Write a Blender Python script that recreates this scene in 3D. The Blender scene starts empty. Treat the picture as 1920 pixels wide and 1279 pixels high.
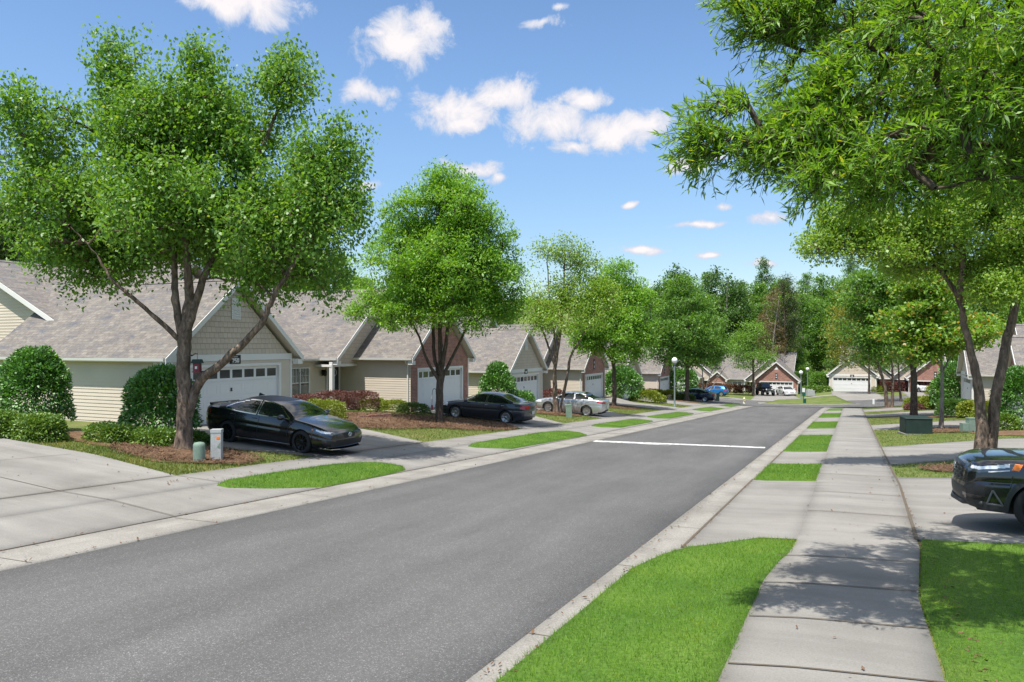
import bpy, bmesh, math, random
import numpy as np
from mathutils import Vector, Matrix, noise as mnoise

S = bpy.context.scene
COL = S.collection
R = math.radians

# ------------------------------------------------------------------ camera, sky, sun, exposure
YAW = R(24.4)                                   # the street runs along +Y; the camera looks 24 degrees left of it
CA, SA = math.cos(YAW), math.sin(YAW)
EYE = 2.5
cam = bpy.data.cameras.new('Camera'); camo = bpy.data.objects.new('Camera', cam); COL.objects.link(camo)
cam.sensor_width = 36; cam.lens = 36*1400/1920; cam.clip_start = .1; cam.clip_end = 5000
cam.shift_y = (645-639.5)/1920
camo.location = (0, 0, EYE); camo.rotation_euler = (R(90), 0, YAW)
S.camera = camo

SUN_EL, SUN_ROT = R(66), R(189)                 # behind the camera, a little to the left
w = bpy.data.worlds.new('World'); S.world = w; w.use_nodes = True
SKY_STRENGTH = .105

def build_world():
    nt = w.node_tree; N = nt.nodes; L = nt.links; N.clear()
    out = N.new('ShaderNodeOutputWorld'); bg = N.new('ShaderNodeBackground'); bg.inputs[1].default_value = SKY_STRENGTH
    L.new(bg.outputs[0], out.inputs[0])
    sky = N.new('ShaderNodeTexSky'); sky.sky_type = 'NISHITA'; sky.sun_disc = False
    sky.sun_elevation = SUN_EL; sky.sun_rotation = SUN_ROT; sky.air_density = 1.0; sky.dust_density = .05; sky.ozone_density = 2.6
    hs = N.new('ShaderNodeHueSaturation'); hs.inputs['Saturation'].default_value = 1.07; hs.inputs['Value'].default_value = 1.2
    L.new(sky.outputs[0], hs.inputs['Color'])
    tc = N.new('ShaderNodeTexCoord')
    low = N.new('ShaderNodeMapRange'); low.interpolation_type = 'SMOOTHSTEP'; low.inputs[1].default_value = -.02; low.inputs[2].default_value = .34; low.inputs[3].default_value = .80; low.inputs[4].default_value = 1.2
    sep = N.new('ShaderNodeSeparateXYZ'); L.new(tc.outputs['Generated'], sep.inputs[0])
    def math_(op, a, b=None, clamp=False):
        n = N.new('ShaderNodeMath'); n.operation = op; n.use_clamp = clamp
        for i, v in enumerate((a, b)):
            if v is None: continue
            if isinstance(v, (int, float)): n.inputs[i].default_value = v
            else: L.new(v, n.inputs[i])
        return n.outputs[0]
    L.new(sep.outputs[2], low.inputs[0]); L.new(low.outputs[0], hs.inputs['Value'])
    az = math_('ARCTAN2', sep.outputs[0], sep.outputs[1]); el = math_('ARCSINE', sep.outputs[2])
    comb = N.new('ShaderNodeCombineXYZ'); L.new(az, comb.inputs[0]); L.new(el, comb.inputs[1])
    def noise(scale, det, rough, dist=0):
        n = N.new('ShaderNodeTexNoise'); n.inputs['Scale'].default_value = scale; n.inputs['Detail'].default_value = det
        n.inputs['Roughness'].default_value = rough; n.inputs['Distortion'].default_value = dist
        L.new(tc.outputs['Generated'], n.inputs['Vector']); return n
    nz = noise(14, 3, .5)
    def vm(op, a, b):
        n = N.new('ShaderNodeVectorMath'); n.operation = op
        for i, v in enumerate((a, b)):
            if v is None: continue
            if isinstance(v, tuple): n.inputs[i].default_value = v
            else: L.new(v, n.inputs[i])
        return n
    warp = vm('SUBTRACT', nz.outputs['Color'], (.5, .5, .5)).outputs[0]
    warp = vm('MULTIPLY', warp, (.05, .034, 0)).outputs[0]
    pos = vm('ADD', comb.outputs[0], warp).outputs[0]
    clouds = CLOUDS
    acc = None
    for a0, e0, ra, re, dn in clouds:
        d = vm('SUBTRACT', pos, (a0, e0, 0)).outputs[0]
        d = vm('MULTIPLY', d, (1/ra, 1/re, 0)).outputs[0]
        ln = vm('LENGTH', d, None).outputs['Value']
        m = N.new('ShaderNodeMath'); m.operation = 'MULTIPLY_ADD'; L.new(ln, m.inputs[0]); m.inputs[1].default_value = -.72; m.inputs[2].default_value = .74*dn
        acc = m.outputs[0] if acc is None else math_('MAXIMUM', acc, m.outputs[0])
    fine = noise(24, 10, .66, .4)
    f = math_('MULTIPLY', math_('SUBTRACT', fine.outputs['Fac'], .5), 1.75)
    tot = math_('ADD', acc, f)
    mr = N.new('ShaderNodeMapRange'); mr.interpolation_type = 'SMOOTHSTEP'; mr.inputs[1].default_value = -.03; mr.inputs[2].default_value = .36
    L.new(tot, mr.inputs[0])
    haze = N.new('ShaderNodeMapRange'); haze.interpolation_type = 'SMOOTHSTEP'; haze.inputs[1].default_value = .18; haze.inputs[2].default_value = .72
    L.new(tot, haze.inputs[0])
    cc = N.new('ShaderNodeMix'); cc.data_type = 'RGBA'; L.new(haze.outputs[0], cc.inputs[0])
    cc.inputs[6].default_value = (4.3, 4.6, 5.4, 1); cc.inputs[7].default_value = (6.5, 6.1, 6.05, 1)
    mix = N.new('ShaderNodeMix'); mix.data_type = 'RGBA'
    L.new(math_('MULTIPLY', mr.outputs[0], .95), mix.inputs[0]); L.new(hs.outputs[0], mix.inputs[6]); L.new(cc.outputs[2], mix.inputs[7])
    # unseen broken white cloud, added overhead to whiten and lift the fill light
    ov = noise(3.2, 6, .55)
    up = N.new('ShaderNodeMapRange'); up.interpolation_type = 'SMOOTHSTEP'; up.inputs[1].default_value = R(27); up.inputs[2].default_value = R(46); L.new(el, up.inputs[0])
    om = N.new('ShaderNodeMapRange'); om.interpolation_type = 'SMOOTHSTEP'; om.inputs[1].default_value = .40; om.inputs[2].default_value = .60; L.new(ov.outputs['Fac'], om.inputs[0])
    mix2 = N.new('ShaderNodeMix'); mix2.data_type = 'RGBA'; L.new(math_('MULTIPLY', up.outputs[0], om.outputs[0]), mix2.inputs[0])
    L.new(mix.outputs[2], mix2.inputs[6]); mix2.inputs[7].default_value = (8.0, 7.7, 7.4, 1)
    L.new(mix2.outputs[2], bg.inputs[0])

def cl(az, el, ra, re, dn=1.0): return (R(az), R(el), R(ra), R(re), dn)
#            azimuth, elevation, half width, half height (degrees), density
CLOUDS = [tuple(c) for c in [
    cl(-44.3, 23.6, 4.6, 1.7), cl(-45.8, 23.0, 3.4, 1.0), cl(-41.5, 24.4, 2.6, .8, .7),
    cl(-32.7, 21.8, 3.9, 2.3), cl(-34.9, 22.4, 2.0, .8, .8), cl(-31.2, 22.9, 2.0, 1.4),
    cl(-35.2, 18.1, 2.4, .95),
    cl(-28.4, 17.4, 3.2, 1.8), cl(-24.9, 18.5, 2.8, 1.25), cl(-28.0, 16.4, 1.9, .8),
    cl(-21.6, 16.4, 3.4, 1.9), cl(-17.4, 15.7, 5.2, 1.6), cl(-14.4, 16.3, 2.7, 1.2), cl(-18.8, 18.2, 2.4, 1.0), cl(-20.0, 14.7, 2.2, .8),
    cl(-22.4, 23.3, 2.8, .6, .66), cl(-20.9, 24.1, 1.5, .45, .6),
    cl(-27.3, 13.1, 2.4, .85, .95), cl(-25.7, 12.4, 1.3, .5, .9),
    cl(-11.0, 12.9, 2.4, .9, .8), cl(-8.8, 13.6, 1.7, .7, .8),
    cl(-15.5, 10.4, .8, .32, .9), cl(-10.2, 8.9, 2.0, .35, .85), cl(-5.6, 9.0, 2.0, .6, .8), cl(-14.5, 7.0, 2.8, .42, .95),
    cl(-9.5, 6.4, .9, .3, .95), cl(-5.8, 5.8, 1.7, .42, .9), cl(-35.8, 11.8, 1.9, .6, .75), cl(-8.8, 10.0, .9, .35, .7)]]
build_world()

sl = bpy.data.lights.new('Sun', 'SUN'); sl.energy = 4.3; sl.angle = R(.5); sl.color = (1, .955, .88)
suno = bpy.data.objects.new('Sun', sl); COL.objects.link(suno)
sd = Vector((math.sin(SUN_ROT)*math.cos(SUN_EL), math.cos(SUN_ROT)*math.cos(SUN_EL), math.sin(SUN_EL)))
suno.rotation_euler = sd.to_track_quat('Z', 'Y').to_euler(); suno.location = (0, -20, 60)
S.view_settings.view_transform = 'Standard'; S.view_settings.look = 'None'; S.view_settings.gamma = 1
S.view_settings.exposure = .62
S.render.engine = 'CYCLES'
S.cycles.use_denoising = True
S.cycles.max_bounces = 7; S.cycles.diffuse_bounces = 3; S.cycles.glossy_bounces = 3; S.cycles.transmission_bounces = 4; S.cycles.transparent_max_bounces = 4
S.cycles.caustics_reflective = False; S.cycles.caustics_refractive = False

# ------------------------------------------------------------------ materials
def newmat(name):
    m = bpy.data.materials.new(name); m.use_nodes = True
    nt = m.node_tree; b = nt.nodes['Principled BSDF']
    return m, nt, b
def plain(name, col, rough=.6, metal=0., spec=.5, coat=0.):
    m, nt, b = newmat(name)
    b.inputs['Base Color'].default_value = (*col, 1); b.inputs['Roughness'].default_value = rough; b.inputs['Metallic'].default_value = metal
    b.inputs['Specular IOR Level'].default_value = spec
    if coat: b.inputs['Coat Weight'].default_value = coat; b.inputs['Coat Roughness'].default_value = .03
    return m
def nodes(nt):
    def nn(t, **k):
        n = nt.nodes.new('ShaderNode'+t)
        for a, v in k.items():
            if a.startswith('i_'):
                key = a[2:].replace('_', ' ')
                n.inputs[int(key) if key.isdigit() else key].default_value = v
            else: setattr(n, a, v)
        return n
    return nn
def ramp(nt, fac, stops, interp='LINEAR'):
    r = nt.nodes.new('ShaderNodeValToRGB'); r.color_ramp.interpolation = interp
    e = r.color_ramp.elements
    while len(e) < len(stops): e.new(.5)
    for k, (p, c) in enumerate(stops): e[k].position = p; e[k].color = (*c, 1)
    nt.links.new(fac, r.inputs[0]); return r.outputs[0]
def mixc(nt, fac, a, b, mode='MIX'):
    n = nt.nodes.new('ShaderNodeMix'); n.data_type = 'RGBA'; n.blend_type = mode
    for i, v in ((0, fac), (6, a), (7, b)):
        if isinstance(v, (int, float)): n.inputs[i].default_value = v
        elif isinstance(v, tuple): n.inputs[i].default_value = (*v[:3], 1)
        else: nt.links.new(v, n.inputs[i])
    return n.outputs[2]
def bump(nt, b, h, strength=.4, dist=.02):
    n = nt.nodes.new('ShaderNodeBump'); n.inputs['Strength'].default_value = strength; n.inputs['Distance'].default_value = dist
    nt.links.new(h, n.inputs['Height']); nt.links.new(n.outputs[0], b.inputs['Normal'])
def speckle(name, stops, scale, scale2, dark, light, rough=.9, bs=.3, bd=.01, patch=None, stretch=None):
    """A ground material: broad patches of tone times fine grain."""
    m, nt, b = newmat(name); nn = nodes(nt); L = nt.links
    tc = nn('TexCoord'); src = tc.outputs['Object']
    n1 = nn('TexNoise', i_Scale=scale, i_Detail=5., i_Roughness=.6); L.new(src, n1.inputs['Vector'])
    c = ramp(nt, n1.outputs['Fac'], stops)
    n2 = nn('TexNoise', i_Scale=scale2, i_Detail=3., i_Roughness=.7); L.new(src, n2.inputs['Vector'])
    g = ramp(nt, n2.outputs['Fac'], [(.3, (dark,)*3), (.7, (light,)*3)])
    c = mixc(nt, 1., c, g, 'MULTIPLY')
    if stretch:
        mp = nn('Mapping'); mp.inputs['Scale'].default_value = stretch; L.new(src, mp.inputs[0])
        n3 = nn('TexNoise', i_Scale=1., i_Detail=4., i_Roughness=.6); L.new(mp.outputs[0], n3.inputs['Vector'])
        c = mixc(nt, 1., c, ramp(nt, n3.outputs['Fac'], [(.32, (.86,)*3), (.68, (1.1,)*3)]), 'MULTIPLY')
    L.new(c, b.inputs['Base Color']); b.inputs['Roughness'].default_value = rough
    b.inputs['Specular IOR Level'].default_value = .25
    bump(nt, b, n2.outputs['Fac'], bs, bd)
    return m

M = {}
def asphalt():
    m, nt, b = newmat('asphalt'); nn = nodes(nt); L = nt.links
    tc = nn('TexCoord'); src = tc.outputs['Object']
    n1 = nn('TexNoise', i_Scale=.35, i_Detail=4., i_Roughness=.6); L.new(src, n1.inputs['Vector'])
    c = ramp(nt, n1.outputs['Fac'], [(.3, (.108, .106, .104)), (.7, (.134, .131, .128))])
    mp = nn('Mapping'); mp.inputs['Scale'].default_value = (1.1, .12, 1); L.new(src, mp.inputs[0])
    n3 = nn('TexNoise', i_Scale=1., i_Detail=5., i_Roughness=.65); L.new(mp.outputs[0], n3.inputs['Vector'])
    c = mixc(nt, 1., c, ramp(nt, n3.outputs['Fac'], [(.33, (.84,)*3), (.66, (1.08,)*3)]), 'MULTIPLY')
    v = nn('TexVoronoi', i_Scale=108.); L.new(src, v.inputs['Vector'])
    sepc = nn('SeparateColor'); L.new(v.outputs['Color'], sepc.inputs[0])
    g = ramp(nt, sepc.outputs[0], [(0, (.74,)*3), (.7, (1.0,)*3), (.9, (1.2,)*3), (.97, (1.85,)*3), (1, (2.15,)*3)])
    c = mixc(nt, 1., c, g, 'MULTIPLY')
    L.new(c, b.inputs['Base Color']); b.inputs['Roughness'].default_value = .88; b.inputs['Specular IOR Level'].default_value = .3
    bump(nt, b, v.outputs['Distance'], .5, .006)
    return m
M['asphalt'] = asphalt()
M['concrete'] = speckle('concrete', [(.25, (.205, .193, .175)), (.5, (.25, .237, .217)), (.78, (.285, .272, .25))], .55, 60, .84, 1.12, .92, .25, .004, stretch=(.25, 1.6, 1))
M['gutter'] = speckle('gutter_concrete', [(.25, (.20, .188, .166)), (.5, (.275, .26, .232)), (.78, (.33, .315, .285))], .9, 50, .7, 1.22, .95, .4, .006, stretch=(2.5, .3, 1))
M['joint'] = plain('joint_dirt', (.11, .09, .065), .95)
M['lawn'] = speckle('lawn_soil', [(.3, (.055, .12, .016)), (.5, (.085, .165, .02)), (.72, (.12, .20, .03))], .8, 25, .6, 1.3, .95, .6, .02)
M['lawn_dry'] = speckle('tired_lawn', [(.3, (.075, .12, .022)), (.5, (.125, .165, .04)), (.72, (.20, .18, .075))], .7, 22, .6, 1.3, .95, .6, .02)
M['mulch'] = speckle('pine_straw', [(.3, (.115, .066, .04)), (.5, (.185, .11, .065)), (.75, (.26, .17, .105))], 2.2, 40, .55, 1.35, .95, .8, .03, stretch=(9, 3, 1))
M['paint_line'] = speckle('worn_white_paint', [(.33, (.62, .62, .60)), (.56, (.74, .74, .72)), (.60, (.16, .155, .15)), (.66, (.13, .128, .125))], 5.5, 60, .8, 1.1, .8)

def uvnode(nn): return nn('UVMap').outputs[0]
def siding(name, col, dark=.9):
    m, nt, b = newmat(name); nn = nodes(nt); L = nt.links
    n = nn('TexNoise', i_Scale=.7, i_Detail=4.); L.new(uvnode(nn), n.inputs['Vector'])
    c = ramp(nt, n.outputs['Fac'], [(.3, tuple(x*dark for x in col)), (.7, col)])
    L.new(c, b.inputs['Base Color']); b.inputs['Roughness'].default_value = .55
    return m
M['siding'] = siding('vinyl_siding', (.66, .575, .475))
def shake():
    m, nt, b = newmat('shake_siding'); nn = nodes(nt); L = nt.links
    br = nn('TexBrick', offset=.37, i_Scale=1.); br.inputs['Mortar Size'].default_value = .007; br.inputs['Brick Width'].default_value = .21; br.inputs['Row Height'].default_value = .2
    br.inputs['Color1'].default_value = (.55, .465, .37, 1); br.inputs['Color2'].default_value = (.61, .52, .415, 1); br.inputs['Mortar'].default_value = (.34, .285, .22, 1)
    L.new(uvnode(nn), br.inputs['Vector']); L.new(br.outputs['Color'], b.inputs['Base Color']); b.inputs['Roughness'].default_value = .65
    return m
M['shake'] = shake()
def brick():
    m, nt, b = newmat('brickwork'); nn = nodes(nt); L = nt.links
    br = nn('TexBrick', i_Scale=1.); br.inputs['Mortar Size'].default_value = .008; br.inputs['Brick Width'].default_value = .215; br.inputs['Row Height'].default_value = .078
    br.inputs['Color1'].default_value = (.36, .135, .088, 1); br.inputs['Color2'].default_value = (.25, .09, .065, 1); br.inputs['Mortar'].default_value = (.42, .36, .31, 1)
    L.new(uvnode(nn), br.inputs['Vector'])
    n = nn('TexNoise', i_Scale=2.2, i_Detail=5.); L.new(uvnode(nn), n.inputs['Vector'])
    c = mixc(nt, 1., br.outputs['Color'], ramp(nt, n.outputs['Fac'], [(.3, (.75,)*3), (.7, (1.2,)*3)]), 'MULTIPLY')
    L.new(c, b.inputs['Base Color']); b.inputs['Roughness'].default_value = .85
    bump(nt, b, br.outputs['Fac'], -.4, .006)
    return m
M['brick'] = brick()
def shingle():
    m, nt, b = newmat('shingles'); nn = nodes(nt); L = nt.links
    uv = uvnode(nn)
    def brk(w, off, c1, c2):
        br = nn('TexBrick', offset=off, i_Scale=1.); br.inputs['Mortar Size'].default_value = .004; br.inputs['Mortar Smooth'].default_value = .2
        br.inputs['Brick Width'].default_value = w; br.inputs['Row Height'].default_value = .145
        br.inputs['Color1'].default_value = (*c1, 1); br.inputs['Color2'].default_value = (*c2, 1); br.inputs['Mortar'].default_value = (.095, .085, .08, 1)
        L.new(uv, br.inputs['Vector']); return br
    b1 = brk(.27, .43, (.236, .214, .19), (.160, .145, .134))
    b2 = brk(.41, .31, (.116, .121, .138), (.186, .165, .152))
    n = nn('TexNoise', i_Scale=.75, i_Detail=4., i_Roughness=.75); 
    mp = nn('Mapping'); mp.inputs['Scale'].default_value = (1, 1.9, 1); L.new(uv, mp.inputs[0]); L.new(mp.outputs[0], n.inputs['Vector'])
    f = ramp(nt, n.outputs['Fac'], [(.48, (0,)*3), (.62, (1,)*3)])
    c = mixc(nt, f, b1.outputs['Color'], b2.outputs['Color'])
    n2 = nn('TexNoise', i_Scale=9., i_Detail=3.); L.new(uv, n2.inputs['Vector'])
    c = mixc(nt, 1., c, ramp(nt, n2.outputs['Fac'], [(.3, (.85,)*3), (.7, (1.18,)*3)]), 'MULTIPLY')
    L.new(c, b.inputs['Base Color']); b.inputs['Roughness'].default_value = .95; b.inputs['Specular IOR Level'].default_value = .15
    bump(nt, b, b1.outputs['Fac'], -.5, .012)
    return m
M['shingle'] = shingle()
M['white'] = siding('white_trim_paint', (.76, .75, .72), .95)
M['door_white'] = siding('garage_door_paint', (.76, .755, .74), .97)
M['soffit'] = plain('soffit', (.66, .62, .54), .6)
M['dark_door'] = plain('slate_blue_door', (.035, .05, .065), .35)
M['black'] = plain('black_enamel', (.012, .012, .013), .4)
M['dark'] = plain('dark_interior', (.02, .02, .02), .8)
M['ink'] = plain('white_lettering', (.82, .82, .8), .6)
M['slab'] = speckle('foundation', [(.3, (.33, .18, .10)), (.7, (.42, .22, .12))], 3, 30, .7, 1.2)
def glass_dark(name, col=(.025, .03, .033), rough=.05, spec=.8):
    m, nt, b = newmat(name); b.inputs['Base Color'].default_value = (*col, 1); b.inputs['Roughness'].default_value = rough
    b.inputs['Specular IOR Level'].default_value = spec; b.inputs['IOR'].default_value = 1.52
    return m
M['glass'] = glass_dark('window_glass', (.05, .052, .05), .08)
M['car_glass'] = glass_dark('tinted_car_glass', (.012, .015, .016), .02, 1.0)
M['blind'] = plain('window_blind', (.33, .32, .29), .7)
M['galv'] = plain('grey_metal', (.42, .43, .43), .45, .3)
M['green_metal'] = speckle('green_cabinet_paint', [(.3, (.016, .030, .026)), (.7, (.026, .043, .037))], 3, 30, .85, 1.12, .5, .05)
M['ped_green'] = speckle('faded_green_plastic', [(.3, (.17, .24, .19)), (.7, (.22, .30, .24))], 4, 30, .85, 1.1, .6, .05)
M['ped_grey'] = speckle('faded_grey_plastic', [(.3, (.36, .38, .38)), (.7, (.47, .48, .47))], 4, 30, .8, 1.1, .6, .05)
M['pole'] = plain('grey_green_pole', (.20, .25, .25), .5, .2)
M['globe'] = plain('milky_lamp_globe', (.80, .80, .78), .25)
M['sign_green'] = plain('dark_green_post', (.01, .10, .085), .5)
M['hydrant'] = plain('cream_hydrant_paint', (.66, .58, .38), .55)
M['rubber'] = plain('tyre_rubber', (.018, .018, .018), .8)
M['rim_silver'] = plain('alloy_rim', (.55, .56, .57), .28, .9)
M['rim_black'] = plain('black_rim', (.02, .02, .021), .25, .6)
M['dark_chrome'] = plain('dark_chrome', (.075, .085, .10), .3, .4)
M['chrome'] = plain('chrome', (.72, .74, .76), .12, 1.)
M['plastic'] = plain('grey_black_plastic', (.035, .036, .038), .55)
M['lens'] = plain('headlamp_lens', (.74, .77, .80), .12, .15, .8)
M['lens_dark'] = plain('smoked_headlamp', (.10, .115, .13), .08, .5, .8)
M['amber'] = plain('amber_marker', (.85, .22, .02), .25)
M['red_lens'] = plain('red_lens', (.42, .012, .012), .12, 0, .8)
M['red_lens_dark'] = plain('smoked_red_lens', (.10, .012, .012), .12, 0, .8)
M['seam'] = plain('panel_gap', (.01, .01, .01), .7)
M['plate'] = plain('pale_number_plate', (.62, .63, .62), .5)
M['maroon'] = plain('maroon_paint', (.16, .02, .03), .6)
def carpaint(name, col, metal=.3, rough=.28):
    m, nt, b = newmat(name); nn = nodes(nt)
    b.inputs['Base Color'].default_value = (*col, 1); b.inputs['Metallic'].default_value = metal; b.inputs['Roughness'].default_value = rough
    b.inputs['Coat Weight'].default_value = 1.; b.inputs['Coat Roughness'].default_value = .02
    return m
PAINT = dict(black=carpaint('black_car_paint', (.006, .006, .008), .0, .25), charcoal=carpaint('charcoal_car_paint', (.030, .038, .052), .35, .3),
             silver=carpaint('silver_car_paint', (.52, .54, .56), .7, .32), navy=carpaint('navy_car_paint', (.008, .014, .045), .3, .3),
             blue=carpaint('bright_blue_car_paint', (.008, .16, .48), .3, .3), white=carpaint('white_car_paint', (.75, .75, .74), 0, .35))

def leafmat(name, c1, c2, c3=None, p3=.93, transl=.52, gloss=.10, patchy=False):
    m = bpy.data.materials.new(name); m.use_nodes = True; nt = m.node_tree; nt.nodes.clear(); nn = nodes(nt); L = nt.links
    out = nn('OutputMaterial'); geo = nn('NewGeometry')
    c1, c2, c3 = [tuple(min(v*g_, .55) for v, g_ in zip(c, (1.66, 1.50, 1.15))) if c else None for c in (c1, c2, c3)]
    st = [(0, c1), (.85, c2)]
    if c3: st += [(p3, c2), (1, c3)] if p3 < .999 else [(1, c3)]
    c = ramp(nt, geo.outputs['Random Per Island'], st)
    if patchy:                     # turf grows in lighter, drier and lusher patches
        tc = nn('TexCoord'); n1 = nn('TexNoise', i_Scale=1.1, i_Detail=6., i_Roughness=.65); L.new(tc.outputs['Object'], n1.inputs['Vector'])
        c = mixc(nt, 1., c, ramp(nt, n1.outputs['Fac'], [(.28, (.60, .70, .8)), (.46, (.95, .97, 1)), (.58, (1.15, 1.06, 1)), (.72, (2.1, 1.25, 1.4))]), 'MULTIPLY')
    d = nn('BsdfDiffuse'); L.new(c, d.inputs['Color'])
    t = nn('BsdfTranslucent'); L.new(mixc(nt, 1., c, (1.25, 1.15, .45), 'MULTIPLY'), t.inputs['Color'])
    mx = nn('MixShader', i_0=transl); L.new(d.outputs[0], mx.inputs[1]); L.new(t.outputs[0], mx.inputs[2])
    g = nn('BsdfGlossy', i_Roughness=.5); g.inputs['Color'].default_value = (.9, .95, .9, 1)
    lw = nn('LayerWeight', i_Blend=.25)
    fac = nn('Math', operation='MULTIPLY_ADD'); L.new(lw.outputs['Fresnel'], fac.inputs[0]); fac.inputs[1].default_value = .06; fac.inputs[2].default_value = gloss*.4
    m2 = nn('MixShader'); L.new(fac.outputs[0], m2.inputs[0]); L.new(mx.outputs[0], m2.inputs[1]); L.new(g.outputs[0], m2.inputs[2])
    L.new(m2.outputs[0], out.inputs[0]); return m
LEAF = dict(
    birch=leafmat('birch_leaves', (.058, .160, .024), (.128, .272, .038), (.20, .28, .06)),
    birch_light=leafmat('pale_birch_leaves', (.098, .205, .03), (.175, .31, .045), (.24, .29, .065)),
    oak=leafmat('oak_leaves', (.075, .19, .022), (.15, .33, .035), (.24, .37, .05)),
    willow=leafmat('willow_oak_leaves', (.06, .16, .018), (.145, .30, .032), (.30, .38, .05)),
    dark=leafmat('deep_green_leaves', (.030, .085, .018), (.062, .15, .028)),
    mid=leafmat('mid_green_leaves', (.05, .135, .022), (.10, .225, .034)),
    fresh=leafmat('fresh_green_leaves', (.075, .18, .025), (.13, .27, .04)),
    pine=leafmat('pine_needles', (.022, .045, .02), (.045, .075, .03)),
    rust=leafmat('rusty_needles', (.085, .075, .035), (.13, .10, .05)),
    maple=leafmat('maple_leaves', (.075, .18, .022), (.15, .29, .035), (.36, .21, .07), .80),
    yellow=leafmat('yellow_green_leaves', (.12, .16, .026), (.20, .23, .045)),
    holly=leafmat('holly_leaves', (.030, .10, .014), (.07, .21, .025), (.15, .32, .04), .9, .25, .22),
    box=leafmat('yellow_box_leaves', (.095, .15, .016), (.165, .22, .026), (.21, .24, .04), .9, .3, .1),
    boxdark=leafmat('dark_box_leaves', (.035, .075, .018), (.065, .12, .028), None, .9, .3, .1),
    shrub=leafmat('shrub_leaves', (.05, .12, .016), (.11, .21, .025), (.17, .27, .035), .9, .3, .15),
    plum=leafmat('plum_leaves', (.062, .026, .034), (.115, .046, .056), (.14, .075, .06), .9, .3, .1),
    rusthedge=leafmat('russet_leaves', (.072, .036, .025), (.125, .058, .04), (.11, .085, .035), .9, .3, .1),
    grass=leafmat('grass_blades', (.056, .148, .008), (.10, .222, .013), (.165, .255, .038), .93, .4, .06, True),
    grass_dry=leafmat('tired_grass_blades', (.058, .102, .019), (.112, .15, .036), (.22, .185, .08), .85, .4, .05, True),
)
def bark(name, a, b_, c, scale=7):
    m, nt, b = newmat(name); nn = nodes(nt); L = nt.links
    tc = nn('TexCoord'); mp = nn('Mapping'); mp.inputs['Scale'].default_value = (1, 1, .35); L.new(tc.outputs['Object'], mp.inputs[0])
    n = nn('TexNoise', i_Scale=scale, i_Detail=8., i_Roughness=.72, i_Distortion=.6); L.new(mp.outputs[0], n.inputs['Vector'])
    L.new(ramp(nt, n.outputs['Fac'], [(.33, a), (.5, b_), (.66, c)]), b.inputs['Base Color']); b.inputs['Roughness'].default_value = .95
    b.inputs['Specular IOR Level'].default_value = .15
    bump(nt, b, n.outputs['Fac'], 1., .05)
    return m
BARK = dict(birch=bark('flaking_birch_bark', (.055, .04, .03), (.155, .118, .09), (.34, .25, .19), 8), oak=bark('oak_bark', (.05, .038, .03), (.105, .08, .064), (.17, .135, .11), 11),
            grey=bark('grey_bark', (.12, .10, .085), (.25, .22, .19), (.35, .31, .27), 4))

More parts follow.
